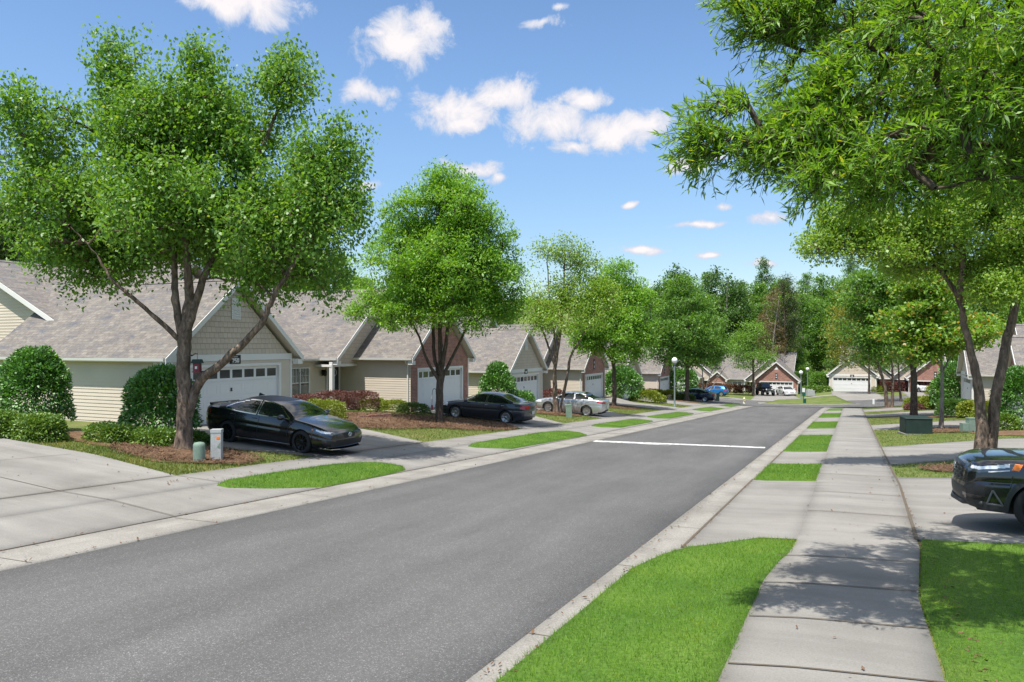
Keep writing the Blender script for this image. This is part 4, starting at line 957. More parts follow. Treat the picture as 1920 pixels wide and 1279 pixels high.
grow_tree('street_oak', (4.1, 60.3, tz(4.1, 60.3)-.05),
    [([q(1713, 786), q(1713, 730), q(1712, 690)], .25, .19), ([q(1712, 692), q(1690, 640), q(1665, 590)], .15, .04), ([q(1713, 690), q(1720, 620), q(1715, 540)], .17, .05)],
    [LB(p, w, rx, rz, *b, s) for p, w, rx, rz in (((1640, 550), 0, 60, 45), ((1690, 520), .4, 70, 40), ((1740, 560), 0, 60, 50), ((1620, 610), .3, 46, 40), ((1690, 610), -.5, 80, 44), ((1660, 650), .2, 60, 28), ((1740, 640), .5, 50, 30))],
    520, 54, (.22, .12), (.45,), LEAF['mid'], BARK['oak'], 'thick trunked dark green oak behind the dark green transformer cabinet', seed=20, gap=.2, flat=.5)
s = .0536; b = (1668, 765)
grow_tree('leaning_birch', (3.56, 84, tz(3.56, 84)-.05),
    [([q(1664, 768), q(1658, 720), q(1645, 680), q(1630, 640), q(1610, 580)], .2, .05), ([q(1672, 768), q(1674, 720), q(1672, 680), q(1662, 600)], .18, .05)],
    [LB(p, w, rx, rz, *b, s) for p, w, rx, rz in (((1590, 570), 0, 30, 30), ((1610, 600), .3, 50, 40), ((1580, 630), 0, 30, 36), ((1640, 580), -.3, 50, 40), ((1605, 660), .2, 40, 26), ((1660, 640), -.3, 40, 36))],
    260, 44, (.19, .12), (.46,), LEAF['yellow'], BARK['birch'], 'leaning two stemmed birch with a yellow green crown at the far right kerb', seed=21, droop=.4, gap=.15, flat=.9)
s = .066; b = (1697, 752)
grow_tree('street_oak', (*FC(47.5, 91), tz(*FC(47.5, 91))-.05), [([q(1696, 756), q(1693, 720), q(1690, 680)], .16, .07)],
    [LB(p, w, rx, rz, *b, s) for p, w, rx, rz in (((1690, 660), 0, 34, 22), ((1670, 680), 0, 22, 14), ((1712, 685), .2, 20, 14))],
    110, 40, (.2, .1), (.45,), LEAF['mid'], BARK['oak'], 'small oak with a thin kinked trunk in front of the open dark garage', seed=22, gap=.1)
s = .073; b = (1640, 742)
grow_tree('street_oak', (*FC(48.3, 101), tz(*FC(48.3, 101))-.05), [([q(1640, 746), q(1640, 710), q(1640, 675)], .17, .08)],
    [LB(p, w, rx, rz, *b, s) for p, w, rx, rz in (((1640, 665), 0, 36, 22), ((1612, 680), 0, 24, 12), ((1664, 690), .2, 18, 12))],
    130, 40, (.2, .1), (.45,), LEAF['dark'], BARK['oak'], 'small dark oak shading the right edge of the closed white garage', seed=23, gap=.1)

# ---- woods behind the houses
WOODS = []
def wood_kind(seed, H, Wd, mat, bm, lobes_n, leafsz, n, lpc, bare=.2, conic=0.):
    rng = np.random.default_rng(seed); lob = []
    for k in range(lobes_n):
        f = bare+(1-bare)*(k+.5)/lobes_n; a = rng.uniform(0, 6.28); wr = Wd*(.5-.28*abs(f-.55)*2)*(1-conic*f)
        lob.append((wr*.55*math.cos(a), wr*.55*math.sin(a), f*H*.93, wr*rng.uniform(.6, .9), wr*rng.uniform(.6, .9), H*rng.uniform(.09, .15)))
    lob.append((0, 0, H*.92, Wd*.16, Wd*.16, H*.08))
    ob = grow_tree('woodland_tree', (0, 0, 0), [([(0, 0, -1), (rng.normal()*.2, 0, H*.4), (rng.normal()*.5, rng.normal()*.4, H*.92)], H*.016, .05)], lob, n, lpc, leafsz, (Wd*.085,), mat, bm,
        'x', seed=seed, gap=.12, flat=.6, twig=.02)
    return ob
KINDS = [wood_kind(101, 20, 8.5, LEAF['mid'], BARK['grey'], 9, (.46, .30), 210, 34), wood_kind(102, 23, 8, LEAF['dark'], BARK['grey'], 11, (.46, .30), 220, 34),
         wood_kind(103, 18, 9, LEAF['fresh'], BARK['grey'], 8, (.46, .30), 210, 34), wood_kind(104, 22, 7.5, LEAF['mid'], BARK['grey'], 10, (.42, .28), 200, 32, .12),
         wood_kind(105, 19, 6.0, LEAF['pine'], BARK['oak'], 9, (.40, .07), 200, 46, .38, .3), wood_kind(106, 17, 6.5, LEAF['rust'], BARK['grey'], 9, (.36, .09), 130, 30, .3, .3)]
WLAB = ['mid green broadleaf tree standing in the woods behind the houses', 'dark green tall tree standing in the woods behind the houses', 'fresh green round tree standing in the woods behind the houses',
        'slim mid green tree with foliage almost to the ground in the woods', 'dark pine with a bare lower trunk in the woods', 'rusty half bare tree with a pale trunk in the woods']
used_k = set()
def plant(kind, x, y, sc, rot, z=None):
    src = KINDS[kind]
    o = src if kind not in used_k else copy_tree(src)
    used_k.add(kind)
    o.location = (x, y, (tz(x, y) if z is None else z)-.3); o.rotation_euler = (0, 0, rot); o.scale = (sc, sc, sc*(.9+.2*random.random()))
    o['label'] = WLAB[kind]; o['group'] = ['mid green woodland trees', 'dark woodland trees', 'fresh woodland trees', 'slim woodland trees', 'woodland pines', 'rusty woodland trees'][kind]
    return o
random.seed(5)
# u across, zc along the camera heading
for row, (zc, top, step) in enumerate(((134, .8, 5.2), (142, .95, 4.6), (151, 1.05, 5.0), (163, 1.1, 5.6))):
    u = 14+row*2
    while u < 106+row*14:
        k = random.choice([0, 0, 1, 1, 2, 3, 3] if row else [0, 1, 2, 2, 3, 3])
        px = 960+1400*u/zc
        if row == 0 and 1425 < px < 1492: u += step; continue
        x, y = FC(u+random.uniform(-1, 1), zc+random.uniform(-3, 3))
        sc = top*random.uniform(.82, 1.12)*(1.0 if px < 1330 else .93)
        if row == 0: sc *= .55 if k in (2, 3) else .72
        plant(k, x, y, sc, random.uniform(0, 6.28)); u += step*random.uniform(.8, 1.2)
for u in np.arange(28, 175, 7.):                        # up the hillside
    for zc in (182, 205, 232, 262, 300):
        if random.random() < .12: continue
        x, y = FC(u*zc/190+random.uniform(-3, 3), zc+random.uniform(-8, 8)); plant(random.choice([0, 1, 2, 3, 0, 2]), x, y, random.uniform(.8, 1.1), random.uniform(0, 6.28))
# row of woods behind the left-hand houses
for y in np.arange(2, 130, 5.2):
    for x0, h in ((-51, .66), (-58, .82), (-66, .9)):
        x = x0+random.uniform(-2.5, 2.5)-max(0, y-60)*.1; yy = y+random.uniform(-2, 2)
        plant(random.choice([0, 1, 1, 3, 2]), x, yy, h*random.uniform(.85, 1.15)*(1.1 if y < 26 else 1), random.uniform(0, 6.28), tz(-30, yy))
for x, y, sc in ((-45.5, 25.5, 1.0), (-49.5, 24.0, .95), (-47, 31, .9)): plant(4, x, y, sc, random.uniform(0, 6.28), -.6)
for x, y, sc in ((-44, 27.5, .5), (-46, 23, .62)): plant(1, x, y, sc, random.uniform(0, 6.28), -.6)
for px, zc, k, sc in ((1448, 130, 5, 1.0), (1474, 131, 4, 1.0), (1462, 136, 5, 1.05)):
    u = (px-960)*zc/1400; x, y = FC(u, zc); plant(k, x, y, sc, random.uniform(0, 6.28))
# beyond the houses on the right
for x, y, sc in ((27, 66, .8), (24, 82, .85), (33, 74, .8), (22, 96, .8), (30, 100, .85), (38, 88, .8), (20, 110, .7), (36, 112, .85)):
    plant(random.choice([0, 1, 2, 3]), x, y, sc, random.uniform(0, 6.28))

# ---- willow oak reaching in from the right
rng = np.random.default_rng(77)
ob = (4.6, 9.0)
def W(u, zc, z): x, y = FC(u, zc); return (x-ob[0], y-ob[1], z-tz(*ob))
limbs = [([(0, 0, -.1), (.02, .0, 1.6), (.0, .05, 3.4), (-.1, .1, 6.0), (-.1, .2, 9.0)], .30, .08),
         ([(-.02, .05, 3.2), (-.9, -.1, 4.0), W(4.2, 6.9, 4.35), W(3.0, 6.6, 4.35), W(2.1, 6.5, 4.25)], .045, .008),
         ([(0, .05, 3.8), (-1.2, .2, 4.9), W(4.2, 7.8, 5.3), W(3.1, 7.7, 5.5), W(2.5, 7.7, 5.7)], .05, .009),
         ([(0, .05, 2.9), (-.6, -.3, 3.6), W(4.5, 6.3, 3.9), W(3.4, 6.0, 3.75)], .035, .008),
         ([(0, .05, 4.4), (.3, 1.2, 5.4), (.2, 3.0, 6.4)], .12, .03), ([(0, .05, 4.4), (1.4, .4, 5.6), (3.2, .5, 6.6)], .12, .03), ([(0, .05, 4.6), (-.4, -1.6, 6.0), (-.5, -3.2, 6.8)], .11, .03),
         ([(0, .05, 5.4), (-1.3, 1., 6.8), (-2.2, 1.6, 7.6)], .09, .02)]
def wl(u, zc, z, ru, rz, rd=None): x, y, h = W(u, zc, z); return (x, y, h, ru, rd or ru, rz)
lobes = [wl(2.15, 6.6, 4.25, .75, .22, .5), wl(2.75, 6.7, 4.5, .7, .34), wl(2.2, 7.3, 5.25, .42, .22), wl(2.75, 7.5, 5.45, .6, .35), wl(2.25, 7.2, 5.75, .36, .22), wl(3.4, 7.0, 4.75, .9, .55), wl(3.5, 7.4, 5.7, .8, .5),
         wl(4.2, 7.0, 4.6, .9, .6), wl(4.4, 7.4, 5.6, .9, .6), wl(3.7, 6.4, 4.0, .7, .30), wl(4.5, 6.3, 4.05, .8, .4), wl(2.55, 6.2, 3.95, .45, .2), wl(5.2, 7.2, 5.0, 1.0, .8), wl(3.9, 8.2, 6.5, .9, .6),
         wl(5.0, 8.2, 6.4, 1.1, .8), wl(5.2, 6.2, 4.4, .7, .5),
         (0, 0, 7.6, 3.0, 3.0, 1.6), (.5, 1.8, 6.2, 2.2, 2.0, 1.3), (2.2, .4, 6.4, 1.8, 2.4, 1.2), (0, -1.8, 6.8, 2.2, 1.9, 1.2), (-.2, .2, 9.0, 2.0, 2.0, 1.0)]
ex = []
def fill(n, u0, u1, z0, z1, c0, c1, edge=None):
    k = 0
    while k < n:
        u, zz, zc = rng.uniform(u0, u1), rng.uniform(z0, z1), rng.uniform(c0, c1)
        if mnoise.noise(Vector((u*1.6, zc*1.1, zz*2.0))) < -.02: continue
        ex.append(W(u, zc, zz)); k += 1
fill(340, 2.9, 5.6, 4.6, 6.4, 6.6, 8.6); fill(190, 3.2, 5.6, 3.95, 4.7, 6.0, 7.8); fill(90, 2.9, 4.9, 4.0, 5.4, 5.7, 6.5); fill(60, 2.45, 3.1, 4.5, 5.0, 6.5, 7.4); fill(46, 2.5, 3.1, 5.2, 5.9, 7.0, 7.8); fill(60, 2.2, 3.1, 4.15, 4.45, 6.3, 7.0); fill(18, 1.62, 2.3, 4.2, 4.42, 6.4, 6.8); fill(5, 1.55, 1.9, 4.28, 4.40, 6.5, 6.7); fill(10, 1.8, 2.2, 4.62, 4.8, 6.6, 6.9); fill(26, 2.5, 3.4, 3.8, 4.15, 6.1, 6.8); fill(14, 2.1, 2.6, 5.5, 5.9, 7.1, 7.5); fill(90, 4.4, 6.2, 5.0, 7.0, 8.4, 10.0); fill(150, 6.2, 8.8, 4.9, 6.6, 8.0, 10.2)
grow_tree('willow_oak', (*ob, tz(*ob)), limbs, lobes[16:], 600, 85, (.088, .0175), (.34,), LEAF['willow'], BARK['oak'],
    'willow oak with narrow leaves hanging in at the top right', seed=78, rz=0, gap=.06, shoots=True, upb=.5, shell=.3, extra=np.array(ex))

# ---- shrubs and hedges
def shrub(name, label, x, y, lobes, leaf, mat, n, seed, rz=0, cat='bush', group=None, zoff=-.05, flat=.8):
    """lobes: (dx, dy, base z, rx, ry, height); leaves fill the outer shell of each clipped dome"""
    rng = np.random.default_rng(seed); Vs = []
    n = int(n*1.9); leaf = (leaf[0]*1.15, leaf[1]*1.2)
    area = np.array([l[3]*l[5]+l[4]*l[5]+l[3]*l[4] for l in lobes]); pick = rng.choice(len(lobes), size=n, p=area/area.sum())
    L_ = np.array(lobes)[pick]; u = rand_unit(rng, n); u[:, 2] = np.where(u[:, 2] < -.62, -u[:, 2], u[:, 2]); drum = np.where(u[:, 2] < 0, 1+.55*np.abs(u[:, 2])**1.5, 1.)
    n0 = n; r = (.55+.45*rng.random(n)**.6)[:, None]
    w_ = np.sign(u)*np.abs(u)**flat
    lump = np.array([mnoise.noise(Vector((a[0]*2.6+seed, a[1]*2.6, a[2]*2.6))) for a in u])[:, None]
    P = np.stack([L_[:, 0]+w_[:, 0]*drum*L_[:, 3]*r[:, 0], L_[:, 1]+w_[:, 1]*drum*L_[:, 4]*r[:, 0], L_[:, 2]+L_[:, 5]*.5*(1+w_[:, 2]*r[:, 0])], 1)
    P += u*lump*.12*np.minimum(L_[:, 3], L_[:, 5])[:, None]
    V = leaves(P, leaf[0], leaf[1], rng, 0, u*1.1, .3)
    o = np_mesh(name, V, np.arange(len(V)).reshape(-1, 4), mat)
    o.location = (x, y, tz(x, y)+zoff); o.rotation_euler = (0, 0, rz); tag(o, label, cat, group); return o
HB = LEAF['holly']
shrub('holly_bush', 'tall clipped holly against the long beige wall, at the left picture edge', -22.2, 14.4, [(0, 0, 0, .95, .9, 2.35), (.05, 0, .8, .68, .65, 1.75)], (.085, .05), HB, 9000, 1)
shrub('holly_bush', 'round clipped holly between the beige wall and the river birch trunk', -18.75, 15.95, [(0, 0, 0, .98, .95, 2.1), (.05, 0, .5, .75, .75, 1.7)], (.085, .05), HB, 9000, 2)
for k, (x, y, rx, h, lab, m) in enumerate(((-21.3, 12.85, .75, .8, 'low glossy shrub under the tall holly at the left edge', 'shrub'), (-20.25, 13.2, .75, .8, 'low rounded shrub in front of the grey meter box', 'shrub'),
        (-19.0, 14.45, .72, .62, 'low olive shrub left of the round clipped holly foot', 'shrub'), (-17.8, 15.0, .75, .58, 'low dark shrub running from the olive shrub to the birch trunk', 'shrub'),
        (-17.15, 15.75, .4, .5, 'small dark shrub peeping out behind the river birch trunk', 'dark'))):
    shrub('low_shrub', lab, x, y, [(0, 0, -.05, rx, rx*.75, h), (rx*.4, .1, -.05, rx*.6, rx*.6, h*.8)], (.06, .036), LEAF[m], int(3800*rx*h/.6), 10+k, cat='shrub')
# the planting between the two garages of the first duplex
shrub('plum_hedge', 'long plum red hedge below the porch window of the near duplex', -23.0, 29.6, [(-.6, -1.4, 0, .8, 1.2, 1.05), (-.2, .3, 0, .85, 1.2, 1.15), (.2, 1.9, 0, .85, 1.1, 1.05)], (.055, .03), LEAF['plum'], 9000, 31, cat='hedge')
shrub('box_hedge', 'low yellow green hedge in front of the sunlit siding patch', -21.6, 32.55, [(-1.1, 0, 0, .8, .6, .72), (.1, .0, 0, .8, .6, .68)], (.05, .03), LEAF['box'], 6000, 32, cat='hedge')
shrub('box_shrub', 'dark olive clipped shrub by the brick garage corner', -20.15, 32.3, [(0, 0, 0, .85, .65, .62)], (.05, .03), LEAF['boxdark'], 3200, 33, cat='shrub')
shrub('box_shrub', 'round yellow green shrub just beyond the black sedan hood', -19.9, 24.9, [(0, 0, 0, .95, .8, .95)], (.05, .03), LEAF['box'], 5000, 34, cat='shrub')
# along the left row
shrub('holly_bush', 'pointed bright holly between brick garage and second tan garage', -20.7, 43.4, [(0, 0, 0, 1.15, 1.1, 2.35), (0, 0, .8, .75, .75, 2.15)], (.11, .065), HB, 6000, 41)
shrub('holly_bush', 'small holly behind the charcoal sedan boot', -19.6, 44.4, [(0, 0, 0, 1.0, .7, 1.15)], (.1, .06), HB, 2600, 42)
shrub('holly_bush', 'big round holly behind the straight dark oak trunk', -20.4, 71.2, [(0, 0, 0, 2.0, 1.8, 3.0), (0, 0, 1, 1.3, 1.3, 2.3)], (.16, .09), HB, 6500, 43)
shrub('box_shrub', 'yellow green mounded shrub at the foot of the big round holly', -18.1, 71.2, [(0, 0, 0, 1.5, 1.1, 1.25)], (.1, .06), LEAF['box'], 3800, 44, cat='shrub')
shrub('box_shrub', 'small yellow shrub at the drive edge past the oak trunk', -17.0, 72.6, [(0, 0, 0, .55, .55, .8)], (.1, .06), LEAF['box'], 1200, 45, cat='shrub')
shrub('plum_hedge', 'plum strip of hedge half hidden by the slender birch stems', -23.0, 57.5, [(0, -1.2, 0, .9, 1.5, 1.0), (0, 1.2, 0, .9, 1.5, 1.0)], (.1, .06), LEAF['plum'], 3600, 46, cat='hedge')
for k, (x, y, rx, h, m, lab) in enumerate(((-20.6, 84.3, 1.1, 1.0, 'plum', 'dusky plum shrub by the last sunlit siding wall'), (-19.8, 83.6, .8, 1.0, 'box', 'olive clipped ball nearest the big round holly'), (-18.6, 84.2, 1.0, 1.05, 'box', 'yellow green clipped ball left of the globe lamp pole'), (-16.9, 84.0, 1.1, .85, 'boxdark', 'dark flat clipped shrub behind the globe lamp pole'),
        (-20.2, 57.2, .8, .9, 'box', 'yellow green tuft seen between the slender birch stems'))):
    shrub('box_shrub', lab, x, y, [(0, 0, 0, rx, rx*.8, h)], (.1, .06), LEAF[m], int(2600*rx*h), 50+k, cat='shrub')
x, y = FC(21.8, 96); shrub('holly_bush', 'rounded holly beside the last brick garage of the left row', x, y, [(0, 0, 0, 2.0, 1.8, 3.6)], (.2, .11), HB, 4200, 57)
# right-hand side
shrub('holly_bush', 'tall holly at the right picture edge beside a white garage door', 7.6, 43.3, [(0, 0, 0, 1.3, 1.2, 2.6), (0, 0, .8, .9, .9, 2.3)], (.11, .065), HB, 6500, 61)
shrub('low_shrub', 'low bright shrub right of the twin birch trunks', 6.5, 42.0, [(0, 0, 0, .85, .7, .85)], (.08, .05), LEAF['shrub'], 2600, 62, cat='shrub')
shrub('box_shrub', 'dark clipped ball left of the twin birch trunks', 6.6, 58.6, [(0, 0, 0, 1.25, 1.0, 1.25)], (.1, .06), LEAF['dark'], 4200, 63, cat='shrub')
for k, (x, y, lab) in enumerate(((7.4, 57.0, 'yellow clipped ball directly behind the twin birch trunks'), (7.9, 53.8, 'yellow clipped ball between the two birch trunks and brick corner'))):
    shrub('box_shrub', lab, x, y, [(0, 0, 0, 1.0, .9, 1.15)], (.09, .055), LEAF['box'], 3200, 64+k, cat='shrub')
shrub('holly_bush', 'tall dark holly leaning on the white corner of the right duplex', 8.2, 74.6, [(0, 0, 0, 1.3, 1.5, 4.2), (-.6, .8, 0, 1.2, 1.2, 2.8)], (.16, .09), HB, 5600, 66)
for k, (x, y, rx, h, m, lab) in enumerate(((7.0, 76.5, 1.6, 1.2, 'box', 'yellow green hedge mound under the tall dark holly'), (5.6, 77.4, 1.2, 1.1, 'box', 'olive hedge mound behind the maple trunk'), (5.2, 76.0, .8, .6, 'plum', 'small plum bush in front of the olive hedge mound'))):
    shrub('box_shrub', lab, x, y, [(0, 0, 0, rx, 1.1, h)], (.11, .065), LEAF[m], int(2600*rx*h), 67+k, cat='shrub')
# far end
def far(name, label, u, zc, lobes, leaf, m, n, seed, cat='bush'): x, y = FC(u, zc); return shrub(name, label, x, y, lobes, leaf, LEAF[m], n, seed, YAW, cat)
far('russet_hedge', 'long russet hedge in front of the red brick home', 32.4, 116, [(-3.4, 0, 0, 1.8, 1.1, 1.7), (-1, 0, 0, 1.8, 1.1, 1.7), (1.6, 0, 0, 1.7, 1.1, 1.5), (3.6, 0, 0, 1.4, 1.0, 1.4)], (.17, .1), 'rusthedge', 5200, 71, 'hedge')
far('box_shrub', 'round green shrub at the right corner of the red brick garage', 47.0, 119, [(0, 0, 0, 1.5, 1.2, 1.0)], (.17, .1), 'shrub', 1500, 72, 'shrub')
far('holly_bush', 'tall conical dark shrub behind the near globe lamp', 47.6, 123, [(0, 0, 0, 1.3, 1.3, 3.6)], (.2, .11), 'dark', 2400, 73)
far('holly_bush', 'broad dark green shrub left of the white double garage', 46.6, 112.5, [(0, 0, 0, 1.7, 1.5, 2.9)], (.2, .11), 'mid', 2600, 74)
far('box_hedge', 'clipped green hedge left of the white double garage', 44.6, 109, [(-.9, 0, 0, 1.2, .8, 1.0), (.8, 0, 0, 1.2, .8, 1.0)], (.16, .09), 'shrub', 2200, 75, 'hedge')
far('plum_hedge', 'deep plum hedge under the window of the beige street end house', 55.1, 107.5, [(-1.3, 0, 0, 1.5, .9, 1.5), (1.0, 0, 0, 1.5, .9, 1.5)], (.17, .1), 'plum', 3000, 76, 'hedge')
far('box_shrub', 'small yellow shrub left of the deep plum hedge', 52.2, 107.2, [(0, 0, 0, .9, .8, 1.0)], (.15, .09), 'box', 1000, 77, 'shrub')
far('box_shrub', 'yellow green shrub right of the thick oak trunk', 56.3, 98.5, [(-.6, 0, 0, 1.0, .9, 1.3), (.8, 0, 0, .9, .9, 1.2)], (.15, .09), 'box', 1800, 78, 'shrub')
far('plum_hedge', 'rounded dark plum bush by the open dark garage', 58.6, 105, [(0, 0, 0, 1.5, 1.2, 1.9)], (.17, .1), 'plum', 1800, 79, 'hedge')

# ------------------------------------------------------------------ cars
def pchip(xs, ys, x):
    xs = np.asarray(xs, float); ys = np.asarray(ys, float); o = np.argsort(xs); xs, ys = xs[o], ys[o]
    h = np.diff(xs); d = np.diff(ys)/h; m = np.zeros(len(xs)); m[0], m[-1] = d[0], d[-1]
    for i in range(1, len(xs)-1): m[i] = 0 if d[i-1]*d[i] <= 0 else 2*d[i-1]*d[i]/(d[i-1]+d[i])
    x = np.clip(x, xs[0], xs[-1]); i = np.clip(np.searchsorted(xs, x)-1, 0, len(h)-1); t = (x-xs[i])/h[i]
    return (1+2*t)*(1-t)**2*ys[i]+t*(1-t)**2*h[i]*m[i]+t*t*(3-2*t)*ys[i+1]+t*t*(t-1)*h[i]*m[i+1]
def inpoly(px, pz, poly):
    ins = np.zeros(px.shape, bool); n = len(poly)
    for i in range(n):
        x0, z0 = poly[i]; x1, z1 = poly[(i+1) % n]
        c = ((z0 > pz) != (z1 > pz)) & (px < (x1-x0)*(pz-z0)/((z1-z0) or 1e-9)+x0); ins ^= c
    return ins
def dpoly(px, pz, poly):
    d = np.full(px.shape, 9.)
    for i in range(len(poly)):
        x0, z0 = poly[i]; x1, z1 = poly[(i+1) % len(poly)]; L2 = (x1-x0)**2+(z1-z0)**2
        t = np.clip(((px-x0)*(x1-x0)+(pz-z0)*(z1-z0))/L2, 0, 1); d = np.minimum(d, np.hypot(px-x0-t*(x1-x0), pz-z0-t*(z1-z0)))
    return d
def car(name, label, cat, loc, heading, sp, paint, rim='rim_silver', step=.022, pitch=0.):
    """one smooth body sheet (front towards +x), cut into paint, glass, lamps and trim by where each facet lies; wheels with tyre and rim"""
    root = empty(name, loc, heading); root.rotation_euler = (0, pitch, heading); tag(root, label, cat)
    Ln, Wd = sp['L']/2, sp['W']; xw = sp['wheels']; wr = sp['wr']; ar = wr+.055
    x = np.linspace(-Ln, Ln, int(2*Ln/step)+1)
    zt = pchip(*zip(*sp['top']), x); zb = np.minimum(pchip(*zip(*sp['belt']), x), zt-.012)
    zl0 = pchip(*zip(*sp['low']), x); W = pchip(*zip(*sp['plan']), x)*Wd
    arch = np.zeros_like(x)
    for q in xw: a = ar**2-(x-q)**2; arch = np.maximum(arch, np.where(a > 0, wr-.01+np.sqrt(np.maximum(a, 0)), 0))
    zl = np.maximum(zl0, arch)
    nv1, nv2, nv3 = sp.get('nv', 26), 14, 16
    rows = []
    for i in range(len(x)):
        w_, b_, l_, t_ = W[i], zb[i], zl[i], zt[i]
        z1 = np.linspace(l_, b_, nv1); f = np.clip((z1-zl0[i])/max(b_-zl0[i], .05), 0, 1)
        y1 = w_*(1-.075*(1-np.clip(f/.45, 0, 1))**2-.055*np.clip((f-.55)/.45, 0, 1)**2.2)
        y1 = y1-.012*np.exp(-((f-.62)/.05)**2)*sp.get('crease', 1)
        h = t_-b_; ye = y1[-1]; yr = max(ye-sp.get('tumble', .52)*h-.02, .05); zr = b_+h*(.86 if h > .12 else .5)
        s_ = np.linspace(0, 1, nv2+1)[1:]
        y2 = ye+(yr-ye)*s_-.03*h*np.sin(math.pi*s_)*-1; z2 = b_+(zr-b_)*s_
        c = np.linspace(0, 1, nv3+1)[1:]; y3 = yr*(1-c); z3 = zr+(t_-zr)*(1-(1-c)**2.4)
        rows.append(np.stack([np.full(nv1+nv2+nv3, x[i]), np.concatenate([y1, y2, y3]), np.concatenate([z1, z2, z3])], 1))
    H = np.array(rows); nx, nv = H.shape[:2]
    Lf = H.copy(); Rt = H[:, ::-1].copy(); Rt[..., 1] *= -1; Rt = Rt[:, 1:]
    G_ = np.concatenate([Lf, Rt], 1); n = G_.shape[1]
    # vertical nose and tail: shear rows so the ends bow outwards
    bow = sp.get('bow', .10)
    for end, sg in ((1, 1), (0, -1)):
        wgt = np.clip((sg*G_[..., 0]-(Ln-.5))/.5, 0, 1)**2
        G_[..., 0] -= sg*wgt*bow*1.6*(np.abs(G_[..., 1])/Wd)**2
        zz = G_[..., 2]; prof = pchip(*zip(*sp['nose' if end else 'tail']), zz.ravel()).reshape(zz.shape); G_[..., 0] += sg*wgt*prof
    V = G_.reshape(-1, 3); i = np.arange(nx-1)[:, None]*n+np.arange(n-1)[None]; F = np.stack([i, i+n, i+n+1, i+1], -1).reshape(-1, 4)
    # end caps
    VV, FF = [V], [F]; base = len(V)
    nc = 26
    for e, sg in ((0, -1), (nx-1, 1)):
        A, B = G_[e, :nv], G_[e, ::-1][:nv]; t = np.linspace(0, 1, nc)
        cap = A[:, None]*(1-t)[None, :, None]+B[:, None]*t[None, :, None]; yy = cap[..., 1]/Wd
        edge = np.abs(A[:, 1])/Wd; cap[..., 0] = A[:, None, 0]+sg*bow*1.6*(edge[:, None]**2-yy**2)
        zz = cap[..., 2]
        VV.append(cap.reshape(-1, 3)); k = np.arange(nv-1)[:, None]*nc+np.arange(nc-1)[None]; f = np.stack([k, k+1, k+nc+1, k+nc], -1).reshape(-1, 4)
        FF.append((f if sg < 0 else f[:, ::-1])+base); base += nv*nc
    # inner lips of the wheel arches and sills
    for side in (0, n-1):
        a = G_[:, side]; b = a.copy(); b[:, 1] *= .72; VV.append(np.concatenate([a, b])); k = np.arange(nx-1)
        FF.append(np.stack([k, k+1, k+nx+1, k+nx], -1)+base); base += 2*nx
    n_skin = len(np.concatenate(FF[:3]))
    V = np.concatenate(VV); F = np.concatenate(FF); C_ = V[F].mean(1); cx, cy, cz = C_[:, 0], np.abs(C_[:, 1]), C_[:, 2]
    zbx = np.interp(cx, x, zb); ztx = np.interp(cx, x, zt); yrx = np.interp(cx, x, H[:, nv1+nv2-1, 1]); zrx = np.interp(cx, x, H[:, nv1+nv2-1, 2])
    cls = np.zeros(len(F), int); P_ = dict(body=0)
    def put(nm, mask):
        k = P_.setdefault(nm, len(P_)); cls[mask] = k
    skin = np.arange(len(F)) < n_skin
    side = skin & (cz > zbx-.03) & (cy > .25*Wd) & (cz < zrx+.012) & (cy > yrx-.01)
    for k, win in enumerate(sp['windows']):
        d = dpoly(cx, cz, win); ins = inpoly(cx, cz, win)
        if sp.get('chrome'): put('window_trim', side & ~ins & (d < .024))
        put('side_window', side & ins)
    top = skin & (cz > zrx-.01) & (cy < yrx-.035)
    a, b = sp['ws']; put('windshield', top & (cx > a) & (cx < b))
    a, b = sp['rw']; put('rear_window', top & (cx > a) & (cx < b))
    for nm, fn in sp['marks']: put(nm, skin & fn(cx, cy, cz))
    for xs_ in sp['seams']: put('door_gap', skin & (np.abs(cx-xs_-.12*(cz-.6)) < .009) & (cz < zbx-.01) & (cz > zl0.min()+.12) & (cls == 0))
    put('underside', ~skin)
    mats = dict(body=PAINT[paint], side_window=M['car_glass'], windshield=M['car_glass'], rear_window=M['car_glass'], window_trim=M['chrome'], door_gap=M['seam'], underside=M['dark'], headlight=M['lens'], headlight_dark=M['lens_dark'],
                marker=M['amber'], taillight=M['red_lens'], grille=M['black'], lower_trim=M['plastic'], chrome_strip=M['chrome'], number_plate=M['plate'], roof_panel=M['black'], lip=M['chrome'], taillight_dark=M['red_lens_dark'])
    for nm, k in P_.items():
        f = F[cls == k]
        if not len(f): continue
        if nm in ('headlight', 'headlight_dark', 'taillight', 'taillight_dark', 'side_window', 'marker', 'window_trim'):
            for sg in (1, -1):
                g = f[V[f].mean(1)[:, 1]*sg > 0]
                if len(g): u, inv = np.unique(g, return_inverse=True); np_mesh(nm.replace('_dark', ''), V[u], inv.reshape(-1, 4), mats[nm], root, True)
            continue
        u, inv = np.unique(f, return_inverse=True); np_mesh(nm, V[u], inv.reshape(-1, 4), mats[nm], root, True)
    ub = MB(); ub.box(-Ln+.25, Ln-.25, -Wd*.70, Wd*.70, .19, .62); ub.build('underbody', M['dark'], root)
